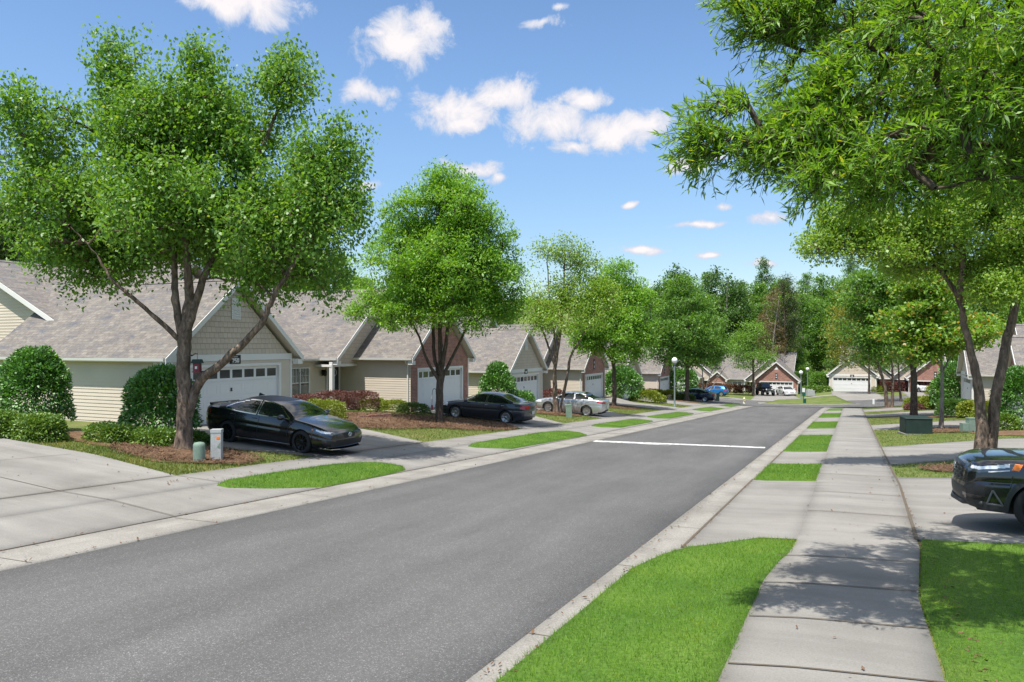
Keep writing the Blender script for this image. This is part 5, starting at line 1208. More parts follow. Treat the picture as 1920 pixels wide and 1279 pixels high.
    # wheels
    for q in xw:
        for sg in (1, -1):
            yo = Wd-.03+sp.get('out', 0); tw = .215
            we = empty('wheel', (0, 0, 0)); we.parent = root; we.location = (q, sg*(yo-tw/2), wr); we.rotation_euler = (R(-90*sg), 0, 0)
            t = MB(); h = tw/2; t.lathe([(wr*.70, -h), (wr*.93, -h), (wr, -h*.72), (wr, h*.72), (wr*.955, h*.95), (wr*.72, h), (wr*.70, h*.8)], 36); t.build('tyre', M['rubber'], we, True)
            r = MB(); ro = wr*.715
            r.lathe([(ro, h*.55), (ro, h*.86), (ro*.93, h*.9), (ro*.90, h*.55), (.04, h*.1), (.0, h*.1)], 36)
            ns = sp.get('spokes', 5)
            for k in range(ns):
                a = 2*math.pi*k/ns
                for da in ((-.16, .16) if ns <= 5 else (0,)):
                    c, s_ = math.cos(a+da), math.sin(a+da); c2, s2 = math.cos(a), math.sin(a); wd = .026 if ns > 5 else .022
                    p0 = (c2*.05, s2*.05); p1 = (c*ro*.95, s_*ro*.95); nx_, ny_ = -s_*wd, c*wd
                    r.prism([(p0[0]-nx_, p0[1]-ny_, h*.62), (p1[0]-nx_, p1[1]-ny_, h*.80), (p1[0]+nx_, p1[1]+ny_, h*.80), (p0[0]+nx_, p0[1]+ny_, h*.62)], (0, 0, -.03))
            r.lathe([(.075, h*.45), (.075, h*.72), (.05, h*.8), (0, h*.8)], 14)
            r.build('rim', M[rim], we)
            dk = MB(); dk.lathe([(ro*.9, h*.16), (0, h*.16)], 24); dk.build('brake_disc', M['dark'], we)
    # mirrors and handles
    mx, mz = sp['mirror']
    for sg in (1, -1):
        ye = float(np.interp(mx, x, H[:, nv1-1, 1]))
        m = MB(); m.tube([(mx-.02, sg*(ye-.03), mz-.02), (mx-.03, sg*(ye+.10), mz+.02)], .03, 8); 
        k = len(m.v); m.lathe([(.0, -.13), (.06, -.12), (.085, -.04), (.085, .05), (.06, .12), (0, .13)], 10)
        for j in range(k, len(m.v)):
            px, py, pz = m.v[j]; m.v[j] = (mx-.03+px*.85, sg*(ye+.15)+pz*.95, mz+.045+py*.95)
        m.build('wing_mirror', PAINT[paint] if not sp.get('black_mirror') else M['black'], root, True)
        for hx, hz in sp['handles']:
            yy = float(np.interp(hx, x, W))*.965
            hb = MB(); hb.tube([(hx-.09, sg*(yy-.012), hz), (hx-.07, sg*(yy+.022), hz+.005), (hx+.07, sg*(yy+.022), hz+.005), (hx+.09, sg*(yy-.012), hz)], .013, 6); hb.build('door_handle', M['chrome'] if sp.get('chrome_handle') else PAINT[paint], root, True)
    return root, (x, H, zt)
def badge(root, x, z, sx, sz, tilt=0.):
    b = MB(); b.tube([(x+tilt*math.sin(k*math.pi/9)*sz, sx*math.cos(k*math.pi/9), z+sz*math.sin(k*math.pi/9)) for k in range(19)], .009, 5)
    b.tube([(x+tilt*.55*sz*math.sin(k*math.pi/6)+tilt*.3*sz, sx*.62*math.cos(k*math.pi/6), z+sz*.32+sz*.5*math.sin(k*math.pi/6)) for k in range(13)], .008, 5); b.tube([(x, 0, z-sz*.9), (x, 0, z+sz*.5)], .01, 5)
    b.build('badge', M['chrome'], root)
def sedan(L=4.88, W=.92, H=1.445, **k):
    h = L/2; e = k.get('deck', 1.09)
    sp = dict(L=L, W=W, wheels=(h-1.02, -h+1.05), wr=.335,
        top=[(h, .66), (h-.10, .74), (h-.28, .80), (h-.8, .92), (h-1.28, .985), (h-1.62, 1.17), (h-2.05, 1.365), (h-2.5, H-.01), (h-2.95, H), (h-3.4, H-.045), (-h+1.15, H-.17), (-h+.62, e+.05), (-h+.42, e+.012), (-h+.06, e+.015), (-h, e-.05)],
        belt=[(h, .60), (h-.28, .72), (h-.8, .83), (h-1.28, .90), (h-2, .93), (h-3.2, .975), (-h+.9, 1.02), (-h+.4, 1.03), (-h, .98)],
        low=[(h, .26), (h-.35, .20), (h-.9, .19), (-h+.9, .20), (-h+.3, .26), (-h, .34)],
        plan=[(h, .80), (h-.15, .88), (h-.45, .96), (h-.9, .99), (h-1.6, 1), (-h+1.2, 1), (-h+.6, .975), (-h+.2, .92), (-h, .86)],
        nose=[(.15, -.07), (.3, .02), (.45, .03), (.62, .02), (.75, -.04), (1.5, -.05)], tail=[(.2, -.12), (.4, 0), (.75, .03), (.95, .01), (1.1, .03), (1.5, 0)],
        ws=(h-2.03, h-1.30), rw=(-h+.66, -h+1.42), mirror=(h-1.62, .95), handles=((h-2.75, .86), (h-3.62, .90)), seams=(h-1.5, h-2.62, h-3.55), chrome=True,
        windows=[[(h-1.52, .965), (h-2.02, 1.27), (h-2.45, 1.345), (h-2.66, 1.355), (h-2.66, .985)], [(h-2.76, .988), (h-2.76, 1.355), (h-3.15, 1.335), (h-3.62, 1.22), (-h+.95, 1.085), (-h+1.0, 1.045)]],
        marks=[('grille', lambda x, y, z: (x > h-.16) & (y < .56) & (z > .27) & (z < .46)), ('grille', lambda x, y, z: (x > h-.13) & (y < .34) & (z > .50) & (z < .64)),
               ('headlight_dark', lambda x, y, z: (x > h-.62+.4*np.abs(z-.68)) & (y > .40) & (z > .62+.12*np.clip((h-.25-x), 0, 1)) & (z < .70+.14*np.clip(h-.1-x, 0, 1))),
               ('taillight', lambda x, y, z: (x < -h+.34) & (y > .40) & (z > .80) & (z < .95)), ('number_plate', lambda x, y, z: (x < -h+.2) & (y < .16) & (z > .60) & (z < .73) & False),
               ('lower_trim', lambda x, y, z: (x < -h+.25) & (y < .72) & (z < .40))])
    sp.update({a: b for a, b in k.items() if a != 'deck'}); return sp
def flat_plate(root, x, z, sg, y=0):
    p = MB(); p.box(min(x, x+sg*.014), max(x, x+sg*.014), y-.155, y+.155, z-.075, z+.075); p.build('number_plate', M['plate'], root)
# black sedan before garage 750 (nose to the street)
sp = sedan(spokes=10); h = 2.44
sp['marks'] = [('grille', lambda x, y, z: (x > h-.40) & (y > .52) & (z > .27) & (z < .40+.22*(y-.5)) & (y < .80)), ('grille', lambda x, y, z: (x > h-.2) & (y < .56+.2*(.5-z)) & (z > .27) & (z < .47)), ('grille', lambda x, y, z: (x > h-.16) & (y < .30-.9*np.abs(z-.60)) & (z > .51) & (z < .66)),
    ('headlight_dark', lambda x, y, z: (x > h-.60) & (y > .36) & (z > .60+.20*np.clip(h-.2-x, 0, 1)) & (z < .68+.20*np.clip(h-.05-x, 0, 1))), ('headlight', lambda x, y, z: (x > h-.52) & (x < h-.12) & (y > .44) & (z > .645+.17*np.clip(h-.2-x, 0, 1)) & (z < .68+.18*np.clip(h-.1-x, 0, 1))), ('marker', lambda x, y, z: (x > h-.66) & (x < h-.60) & (y > .36) & (z > .72) & (z < .755)),
    ('taillight_dark', lambda x, y, z: (x < -h+.34) & (y > .38) & (z > .82) & (z < .98)), ('lip', lambda x, y, z: (x > h-.42) & (z < .235)), ('roof_panel', lambda x, y, z: (z > 1.37) & (x < h-2.05) & (x > -h+1.4))]
cz_ = tz(-15.9, 17.85)
r_, g_ = car('sedan', 'black sedan with dark wheels parked before the garage numbered 750', 'car', (-15.78, 17.85, cz_+.03), 0, sp, 'black', 'rim_black', .02, math.atan2(tz(-17.2, 17.85)-tz(-14.4, 17.85), 2.8))
badge(r_, 2.475, .59, .075, .055)
st = MB(); st.prism([(2.12, -.78, .20), (2.38, -.74, .20), (2.50, -.45, .20), (2.54, 0, .20), (2.50, .45, .20), (2.38, .74, .20), (2.12, .78, .20)], (0, 0, .02)); st.build('front_lip', M['chrome'], r_)
for sg in (1, -1): st = MB(); st.tube([(1.05, sg*.895, .235), (-1.0, sg*.895, .235)], .012, 6); st.build('sill_strip', M['chrome'], r_)
st = MB(); st.prism([(-1.02, -.012, 1.40), (-.78, -.02, 1.44), (-.80, 0, 1.44+.005), (-1.0, 0, 1.50)], (0, .035, 0)); st.build('roof_aerial', M['black'], r_)
st = MB(); st.prism([(-2.20, -.60, 1.07), (-2.42, -.60, 1.115), (-2.42, -.60, 1.05), (-2.20, -.60, 1.05)], (0, 1.20, 0)); st.build('boot_spoiler', M['black'], r_)
# charcoal sedan nose-in at the brick garage
sp = sedan(L=4.86, H=1.46, deck=1.07, chrome_handle=True, spokes=5); h2 = 2.43
sp['marks'] = [('headlight', lambda x, y, z: (x > h2-.55) & (y > .42) & (z > .64) & (z < .80)), ('grille', lambda x, y, z: (x > h2-.16) & (y < .45) & (z > .3) & (z < .62)), ('taillight', lambda x, y, z: (x < -h2+.30) & (y > .36) & (z > .80) & (z < .98)),
    ('lower_trim', lambda x, y, z: (z < .235))]
r_, g_ = car('sedan', 'charcoal sedan with red tail lamps parked nose in at the brick garage', 'car', (-16.75, 33.95, tz(-16.7, 33.9)+.0), R(180), sp, 'charcoal', 'rim_silver', .022, math.atan2(tz(-15.2, 33.9)-tz(-18.2, 33.9), 3.0))
flat_plate(r_, -2.46, .62, -1)
# silver sedan
sp = sedan(L=4.62, W=.89, H=1.44, deck=1.07, chrome=False, spokes=10); h3 = 2.31
sp['marks'] = [('headlight', lambda x, y, z: (x > h3-.55) & (y > .42) & (z > .62) & (z < .76)), ('grille', lambda x, y, z: (x > h3-.16) & (y < .55) & (z > .28) & (z < .5)), ('taillight', lambda x, y, z: (x < -h3+.42) & (y > .34) & (z > .86) & (z < .955)),
    ('lower_trim', lambda x, y, z: (x < -h3+.32) & (z < .48) & (z < .30+.25*(.86-y)))]
r_, g_ = car('sedan', 'silver sedan dappled by leaf shade behind the slender birch', 'car', (-16.15, 44.75, tz(-16.1, 44.7)+.02), R(180), sp, 'silver', 'rim_silver', .024, math.atan2(tz(-14.7, 44.7)-tz(-17.5, 44.7), 2.8))
flat_plate(r_, -2.34, .62, -1)
sp = sedan(L=4.85, H=1.45, spokes=5); sp['marks'] = [('headlight', lambda x, y, z: (x > h2-.55) & (y > .42) & (z > .62) & (z < .78)), ('taillight', lambda x, y, z: (x < -h2+.36) & (y > .40) & (z > .80) & (z < .95)), ('lower_trim', lambda x, y, z: z < .23)]
car('sedan', 'navy blue sedan parked behind the tall globe lamp at left', 'car', (-16.4, 86.6, tz(-16.4, 86.6)+.02), R(180), sp, 'navy', 'rim_silver', .03, math.atan2(tz(-15, 86.6)-tz(-17.8, 86.6), 2.8))
# bright blue hatchback
hh = 2.1
sp = sedan(L=4.2, W=.88, H=1.53, spokes=5, chrome=False)
sp.update(top=[(hh, .68), (hh-.1, .78), (hh-.3, .85), (hh-.85, .98), (hh-1.1, 1.05), (hh-1.45, 1.26), (hh-1.8, 1.44), (hh-2.3, 1.53), (hh-3.2, 1.51), (-hh+.5, 1.43), (-hh+.25, 1.22), (-hh+.08, .98), (-hh, .85)],
    belt=[(hh, .62), (hh-.3, .76), (hh-1.1, .95), (hh-2, .98), (-hh+.6, 1.06), (-hh+.2, 1.02), (-hh, .80)], ws=(hh-1.8, hh-1.15), rw=(-hh+.12, -hh+.46), wheels=(hh-.85, -hh+.78), seams=(hh-1.3, hh-2.3), mirror=(hh-1.4, 1.0), handles=((hh-2.4, .92), (hh-3.2, .95)),
    windows=[[(hh-1.35, 1.02), (hh-1.8, 1.33), (hh-2.3, 1.42), (hh-2.3, 1.02)], [(hh-2.4, 1.02), (hh-2.4, 1.42), (hh-3.0, 1.41), (hh-3.4, 1.30), (hh-3.3, 1.08)]],
    marks=[('headlight', lambda x, y, z: (x > hh-.5) & (y > .45) & (z > .64) & (z < .82)), ('taillight', lambda x, y, z: (x < -hh+.4) & (y > .60) & (z > .84) & (z < 1.06)), ('lower_trim', lambda x, y, z: (z < .36) & (x < -hh+.3))])
x, y = FC(29.6, 109.5); r_, g_ = car('hatchback', 'bright blue hatchback by the russet hedge', 'car', (x, y, tz(x, y)+.03), YAW+R(148), sp, 'blue', 'rim_silver', .035); flat_plate(r_, -2.12, .72, -1)
# white sedans facing the street
sp = sedan(L=4.9, H=1.45, spokes=5, chrome=False)
sp['marks'] = [('headlight_dark', lambda x, y, z: (x > 2.45-.4) & (y > .50) & (z > .62) & (z < .74)), ('grille', lambda x, y, z: (x > 2.45-.2) & (y < .3) & (z > .55) & (z < .63)), ('lower_trim', lambda x, y, z: (x > 2.45-.2) & (y < .6) & (z > .30) & (z < .36)), ('taillight', lambda x, y, z: (x < -2.1) & (y > .5) & (z > .8) & (z < .95))]
x, y = FC(41.9, 114.2); r_, g_ = car('sedan', 'white sedan facing the street beside the black jeep', 'car', (x, y, tz(x, y)+.06), YAW-R(90), sp, 'white', 'rim_silver', .035); flat_plate(r_, 2.47, .45, 1)
x, y = FC(57.6, 105.5); r_, g_ = car('sedan', 'white car parked at the mouth of the open dark garage', 'car', (x, y, tz(x, y)+.09), YAW-R(90), sp, 'white', 'rim_silver', .035)
# black compact SUV at the right edge
h = 2.3
spec = dict(L=4.6, W=.93, nv=60, wheels=(h-1.06, -h+.98), wr=.365, out=.01, bow=.13, crease=1.5,
    top=[(h, .86), (h-.06, .95), (h-.16, 1.01), (h-.5, 1.075), (h-1.15, 1.16), (h-1.35, 1.21), (h-2.1, 1.60), (h-2.6, 1.69), (h-3.9, 1.66), (-h+.35, 1.52), (-h+.1, 1.08), (-h, .9)],
    belt=[(h, .76), (h-.16, .92), (h-.5, .985), (h-1.2, 1.04), (h-2.5, 1.08), (-h+.4, 1.14), (-h, .86)], low=[(h, .24), (h-.45, .22), (h-.7, .24), (-h+.6, .26), (-h, .36)],
    plan=[(h, .74), (h-.12, .84), (h-.4, .94), (h-.8, .985), (h-1.6, 1), (-h+1.2, 1), (-h+.4, .96), (-h, .86)],
    nose=[(.1, -.16), (.24, -.05), (.36, .03), (.5, .05), (.62, .03), (.9, .01), (1.02, -.05), (1.8, -.06)], tail=[(.2, -.1), (.5, .02), (1, 0), (1.7, -.03)],
    ws=(h-2.1, h-1.38), rw=(-h+.1, -h+.5), mirror=(h-1.55, 1.1), handles=((h-2.6, 1.0), (h-3.5, 1.03)), seams=(h-1.42, h-2.45, h-3.4), spokes=5,
    windows=[[(h-1.55, 1.1), (h-2.1, 1.5), (h-2.45, 1.56), (h-2.45, 1.12)], [(h-2.55, 1.12), (h-2.55, 1.56), (h-3.35, 1.55), (h-3.35, 1.15)]],
    marks=[('grille', lambda x, y, z: (x > h-.30) & (y < .50-.35*np.clip(z-.78, 0, 1)) & (z > .60) & (z < .90)), ('headlight_dark', lambda x, y, z: (x > h-.66) & (x < h-.08) & (y > .44) & (z > .80+.10*np.clip((h-.2-x)/.42, 0, 1)) & (z < .90+.11*np.clip((h-.2-x)/.42, 0, 1))),
           ('headlight', lambda x, y, z: (x > h-.60) & (x < h-.12) & (y > .48) & (z > .845+.105*np.clip((h-.2-x)/.42, 0, 1)) & (z < .895+.11*np.clip((h-.2-x)/.42, 0, 1))),
           ('marker', lambda x, y, z: (x > h-.72-.5*(z-.9)) & (x < h-.62-.5*(z-.9)) & (y > .5) & (z > .905) & (z < 1.01)),
           ('lower_trim', lambda x, y, z: (z < .36) | ((x > h-.36) & (y < .56+.35*(.5-z)) & (z < .54)) | (np.minimum(np.hypot(x-(h-1.06), z-.365), np.hypot(x-(-h+.98), z-.365)) < .495)),
           ('grille', lambda x, y, z: (x > h-.5) & (y > .60) & (z > .44) & (z < .62) & (y < .84)), ('grille', lambda x, y, z: (x > h-.3) & (y < .45) & (z > .30) & (z < .385))])
r_, g_ = car('compact_suv', 'black compact SUV nosing into the picture at the right edge', 'SUV', (3.88, 14.62, tz(3.0, 14.62)+.02), R(180), spec, 'black', 'rim_black', .014, math.atan2(tz(5, 14.6)-tz(2.4, 14.6), 2.6)*-1)
gb = MB()
for k in range(5):
    z = .635+k*.056; w_ = .47-.04*max(0, k-3)
    gb.tube([(h+.034-.208*((w_*f)/.93)**2, w_*f, z+.014*math.sin(f*14+k*3.1)) for f in np.linspace(-1, 1, 41)], .008, 5)
gb.build('grille_bars', M['dark_chrome'], r_)
badge(r_, 2.332, .79, .085, .062)
for sg in (1, -1):
    t = MB(); P3 = [Vector((h-.34, sg*.872, .34)), Vector((h-.40, sg*.886, .56)), Vector((h-.55, sg*.895, .34))]
    for a, b in ((0, 1), (1, 2), (2, 0)): t.tube([P3[a], P3[b]], .015, 6)
    t.build('fog_lamp_bezel', M['dark_chrome'], r_)
    t = MB(); t.tube([(h-.20, sg*.70, .815), (h-.36, sg*.855, .84), (h-.60, sg*.912, .90)], .010, 6); t.build('daytime_lamp', M['lens'], r_)
    t = MB(); t.lathe([(0, 0), (.055, .0), (.06, .02), (0, .045)], 14); t.v = [(h-.36+v[2], sg*.70+v[0]*.9, .85+v[1]*.75) for v in t.v]; t.build('headlight', M['lens'], r_, True)
t = MB(); t.tube([(h-.30, -.80, .33), (h-.06, -.5, .27), (h+.02, 0, .26), (h-.06, .5, .27), (h-.30, .80, .33)], .04, 8); t.build('front_lip', M['plastic'], r_, True)

# boxy black jeep
x, y = FC(38.5, 113.6); jr = empty('jeep', (x, y, tz(x, y)+.06), YAW-R(90)); tag(jr, 'boxy black jeep with fat tyres facing the street before the brick garage', 'SUV')
def loft(mb, a, c):
    for i in range(len(a)): j = (i+1) % len(a); mb.face([a[i], a[j], c[j], c[i]])
    mb.face(a[::-1]); mb.face(c)
b = MB(); loft(b, [(1.85, -.52, .62), (1.85, .52, .62), (1.85, .52, 1.14), (1.85, -.52, 1.14)], [(.55, -.72, .62), (.55, .72, .62), (.55, .72, 1.22), (.55, -.72, 1.22)])
b.box(-1.9, .55, -.76, .76, .60, 1.22); b.build('body', PAINT['black'], jr, bevel=.02)
b = MB(); loft(b, [(.52, -.70, 1.22), (.52, .70, 1.22), (-1.9, .70, 1.22), (-1.9, -.70, 1.22)], [(.22, -.60, 1.84), (.22, .60, 1.84), (-1.86, .62, 1.84), (-1.86, -.62, 1.84)]); b.build('hardtop', M['plastic'], jr, bevel=.02)
b = MB(); b.face([(.525, -.58, 1.28), (.525, .58, 1.28), (.27, .52, 1.76), (.27, -.52, 1.76)]); b.build('windshield', M['car_glass'], jr)
for sg in (1, -1):
    b = MB(); b.face([(.30, sg*.705, 1.28), (-.75, sg*.705, 1.28), (-.75, sg*.628, 1.74), (.12, sg*.624, 1.74)][::sg]); b.build('side_window', M['car_glass'], jr)
    b = MB(); b.lathe([(0, 0), (.10, .0), (.11, .03), (0, .05)], 14); b.v = [(1.85+v[2], sg*.42+v[0], .98+v[1]) for v in b.v]; b.build('headlight', M['lens'], jr)
    b = MB(); b.box(.26, .40, sg*.84-.11, sg*.84+.11, 1.24, 1.42); b.build('wing_mirror', M['black'], jr, bevel=.02)
    for q in (1.25, -1.25):
        b = MB(); b.prism([(q-.58, sg*.70-.0, .80), (q-.40, sg*.70, 1.0), (q+.40, sg*.70, 1.0), (q+.56, sg*.70, .86), (q+.46, sg*.70, .86), (q+.36, sg*.70, .95), (q-.36, sg*.70, .95), (q-.5, sg*.70, .78)], (0, sg*.22, 0)); b.build('fender', M['plastic'], jr)
        we = empty('wheel', (q, sg*.80, .42)); we.parent = jr; we.rotation_euler = (R(-90*sg), 0, 0)
        t = MB(); t.lathe([(.24, -.14), (.39, -.14), (.42, -.10), (.42, .10), (.39, .14), (.24, .14)], 28); t.build('tyre', M['rubber'], we, True)
        t = MB(); t.lathe([(.25, .10), (.25, .13), (.2, .08), (.06, .05), (.05, .12), (0, .12)], 20); t.build('rim', M['rim_black'], we)
b = MB(); b.box(1.86, 2.06, -.78, .78, .52, .72); b.build('bumper', M['plastic'], jr, bevel=.02)
b = MB()
for k in range(7): b.box(1.852, 1.875, -.25+k*.075, -.215+k*.075, .82, 1.08)
b.build('grille', M['galv'], jr)
b = MB(); b.box(2.062, 2.07, -.16, .16, .55, .69); b.build('number_plate', M['plate'], jr)

# ------------------------------------------------------------------ street furniture
def lamp(x, y, hgt, label, rg=.23):
    o = empty('street_lamp', (x, y, tz(x, y))); tag(o, label, 'street lamp', 'globe street lamps')
    m = MB(); m.lathe([(.14, -.1), (.14, .05), (.09, .12), (.075, .5), (.055, hgt-.62), (.05, hgt-.55)], 14); m.build('pole', M['pole'], o, True)
    m = MB(); m.lathe([(.05, hgt-.56), (.11, hgt-.52), (.13, hgt-.46), (.11, hgt-.40), (.06, hgt-.40)], 14); m.build('collar', M['pole'], o, True)
    m = MB(); m.lathe([(.0, hgt-.41)]+[(rg*math.sin(a)+.001, hgt-.41+rg*1.06*(1-math.cos(a))) for a in np.linspace(.35, math.pi, 14)], 18); m.build('globe', M['globe'], o, True)
    m = MB(); m.lathe([(.05, hgt+.06), (.03, hgt+.12), (0, hgt+.16)], 10); m.build('finial', M['pole'], o, True)
lamp(-14.38, 67.0, 4.3, 'tall globe lamp on a slim grey pole by the left pavement', .26)
lamp(*FC(38.7, 100), 3.7, 'globe lamp behind the green pet waste post', .25)
lamp(*FC(46.7, 118), 3.9, 'more distant globe lamp standing against the woods', .26)
def pedestal(x, y, w_, d, hh, mat, label, dome=False, rz=.2, name='utility_pedestal', grp=None):
    o = empty(name, (x, y, tz(x, y)-.03), rz); tag(o, label, 'utility box', grp)
    m = MB()
    if dome: m.lathe([(w_/2*1.02, 0), (w_/2, hh*.8), (w_/2*.97, hh*.9), (w_/2*.8, hh*.97), (w_/2*.4, hh), (0, hh)], 20); m.build('housing', mat, o, True)
    else:
        m.box(-w_/2, w_/2, -d/2, d/2, 0, hh*.93); m.build('housing', mat, o, bevel=.02)
        m = MB(); m.box(-w_/2-.008, w_/2+.008, -d/2-.008, d/2+.008, hh*.9, hh); m.build('lid', mat, o, bevel=.025)
    return o
pedestal(-14.9, 13.83, .29, .29, .52, M['ped_green'], 'short faded green round topped pedestal at the birch mulch', True)
p_ = pedestal(-14.74, 14.25, .25, .22, .84, M['ped_grey'], 'tall pale grey pedestal beside the short green one', False, YAW+.12)
m = MB(); m.box(.02, .10, -.116, -.110, .60, .66); m.build('warning_label', M['amber'], p_); m = MB(); m.prism([(.03, -.116, .40), (.11, -.116, .36), (.11, -.116, .52)], (0, .005, 0)); m.build('hasp', M['ped_green'], p_)
pedestal(-15.05, 41.3, .34, .28, .8, M['ped_green'], 'leaning pale green pedestal in front of the silver sedan', False, YAW).rotation_euler = (0, -.06, YAW)
pedestal(-14.6, 91.6, .5, .4, 1.0, M['green_metal'], 'green pedestal at the tail of the navy sedan', False, YAW)
p_ = pedestal(5.2, 41.3, .34, .3, .72, M['ped_green'], 'stepped grey green pedestal left of the twin birch trunks', False, YAW)
m = MB(); m.box(-.46, -.18, -.14, .14, 0, .46); m.build('side_housing', M['ped_green'], p_, bevel=.02)
# green transformer cabinet
o = empty('transformer', (2.85, 40.6, tz(2.85, 40.6)-.02), R(14)); tag(o, 'large dark green transformer cabinet on the right verge lawn', 'utility box')
m = MB(); m.box(-.58, .58, -.45, .5, .06, .78); m.build('cabinet', M['green_metal'], o, bevel=.02)
m = MB(); loft(m, [(-.61, -.48, .78), (.61, -.48, .78), (.61, .53, .82), (-.61, .53, .82)], [(-.59, -.45, .82), (.59, -.45, .82), (.59, .51, .86), (-.59, .51, .86)]); m.build('lid', M['green_metal'], o, bevel=.01)
m = MB(); m.box(-.66, .66, -.53, .58, -.06, .06); m.build('base', M['concrete'], o)
m = MB(); m.box(-.592, -.582, -.38, .42, .14, .72); m.build('door', M['green_metal'], o)
# grey cabinet at the far end
x, y = FC(41.2, 103); o = empty('utility_cabinet', (x, y, tz(x, y)+.05), YAW); tag(o, 'low grey utility cabinet right of the far globe lamps', 'utility box')
m = MB(); m.box(-.55, .45, -.3, .3, 0, .75); m.build('housing', M['ped_grey'], o, bevel=.02); m = MB(); m.box(-.5, -.1, -.25, .25, .75, .92); m.box(.05, .25, -.1, .1, .75, .88); m.build('lid', M['ped_grey'], o)
# pet waste station
x, y = FC(35.6, 91.2); o = empty('pet_waste_station', (x, y, tz(x, y)+.08), YAW); tag(o, 'green post with white sign and green bin on the far island lawn', 'post')
m = MB(); m.box(-.03, .03, -.03, .03, 0, 1.9); m.build('post', M['sign_green'], o); m = MB(); m.box(-.17, .17, -.05, -.032, 1.36, 1.86); m.build('sign', M['ink'], o)
m = MB(); m.box(-.17, .17, -.2, -.035, .86, 1.30); m.build('dispenser', M['sign_green'], o, bevel=.02); m = MB(); m.lathe([(.15, .02), (.17, .5), (.19, .56), (.05, .6), (0, .6)], 14, (.05, -.25, 0)); m.build('bin', M['sign_green'], o, True)
# fire hydrant
x, y = -11.25, 90.0; o = empty('fire_hydrant', (x, y, tz(x, y)), YAW); tag(o, 'cream and pale yellow fire hydrant at the left kerb end', 'fire hydrant')
m = MB(); m.lathe([(.15, -.02), (.15, .05), (.10, .07), (.10, .5), (.15, .52), (.15, .57), (.12, .6), (.10, .68), (.04, .74), (.03, .80), (0, .80)], 16); m.build('barrel', M['hydrant'], o, True)
for sg in (1, -1): m = MB(); m.tube([(0, 0, .42), (sg*.17, 0, .42)], .055, 10); m.build('outlet_cap', M['hydrant'], o)
m = MB(); m.tube([(0, 0, .40), (0, -.19, .40)], .075, 10); m.build('outlet_cap', M['hydrant'], o)
# white marker post and storm grate at the far right kerb
x, y = FC(42.6, 88.0); o = empty('marker_post', (x, y, tz(x, y)), YAW); tag(o, 'short white marker post at the far right kerb', 'post'); m = MB(); m.box(-.1, .1, -.05, .05, 0, .62); m.build('post', M['ink'], o, bevel=.02)
m = MB(); m.box(-.12, .12, -.07, .07, -.02, .04); m.build('base', M['galv'], o)
# bird feeder hanging from the birch stub
o = empty('bird_feeder', (-16.58+.42*CA+.10*SA, 14.85+.42*SA-.10*CA, tz(-16.58, 14.85)+2.16), YAW); tag(o, 'maroon house shaped bird feeder hanging on the river birch stub', 'bird feeder')
m = MB(); m.box(-.085, .085, -.08, .08, 0, .23); m.box(-.11, .11, -.10, .10, -.025, 0); m.build('feeder_box', M['maroon'], o); m = MB(); m.box(-.03, .03, -.086, -.08, .07, .14); m.build('feeder_window', M['plate'], o)
m = MB(); m.prism([(-.13, -.12, .22), (.13, -.12, .22), (.09, -.12, .33), (-.09, -.12, .33)], (0, .24, 0)); m.build('roof', M['green_metal'], o); m = MB(); m.tube([(0, 0, .33), (0, 0, .50)], .006, 5); m.build('hanger', M['black'], o)
# shepherd hooks
def hook(x, y, hgt, label, sg=-1, hang=True):
    o = empty('shepherd_hook', (x, y, tz(x, y)), YAW); tag(o, label, 'garden hook', None)
    m = MB(); m.tube([(0, 0, -.1), (0, 0, hgt-.16)]+[(sg*.09*(1-math.cos(a)), 0, hgt-.16+.15*math.sin(a)) for a in np.linspace(.3, 3.0, 8)]+[(sg*.2, 0, hgt-.25), (sg*.17, 0, hgt-.27)], .012, 6); m.build('rod', M['black'], o)
    if hang:
        h_ = tag(empty('wind_chime', (x+sg*.2*CA, y+sg*.2*SA, tz(x, y)+hgt-.35), YAW), 'slim red and grey chime hanging from the hook by the oak', 'wind chime')
        for k, (z0, z1, r, mm) in enumerate(((-.02, .09, .004, 'black'), (-.10, -.02, .05, 'galv'), (-.40, -.10, .012, 'maroon'), (-.62, -.40, .045, 'maroon'))): m = MB(); m.lathe([(0, z0), (r, z0), (r, z1), (0, z1)], 8); m.build(('cord', 'cap', 'tube', 'sail')[k], M[mm], h_)
hook(-16.95, 29.15, 1.6, 'black shepherd hook stuck in the mulch left of the oak trunk')
hook(-23.9, 28.2, 2.0, 'thin black shepherd hook rising above the plum hedge', 1, False)
# brick edging, meter box on the wall
o = empty('brick_edging', (-19.75, 28.4, tz(-19.75, 28.4)), R(70)); tag(o, 'short low line of brick edging at the mulch by the box hedge', 'edging')
for k in range(9): m = MB(); m.box(-.9+k*.2, -.71+k*.2, -.06, .06, -.05, .17+.02*(k % 2)); m.build('brick', M['brick'], o, bevel=.008)
o = empty('meter_box', (-26.9, 18.06, -.52), 0); tag(o, 'small grey meter box on the beige wall by the tall holly', 'utility box'); m = MB(); m.box(-.22, .22, -.22, .05, 0, .62); m.build('housing', M['ped_grey'], o, bevel=.02); m = MB(); m.box(-.18, .18, -.235, -.221, .06, .55); m.build('cover', M['galv'], o)

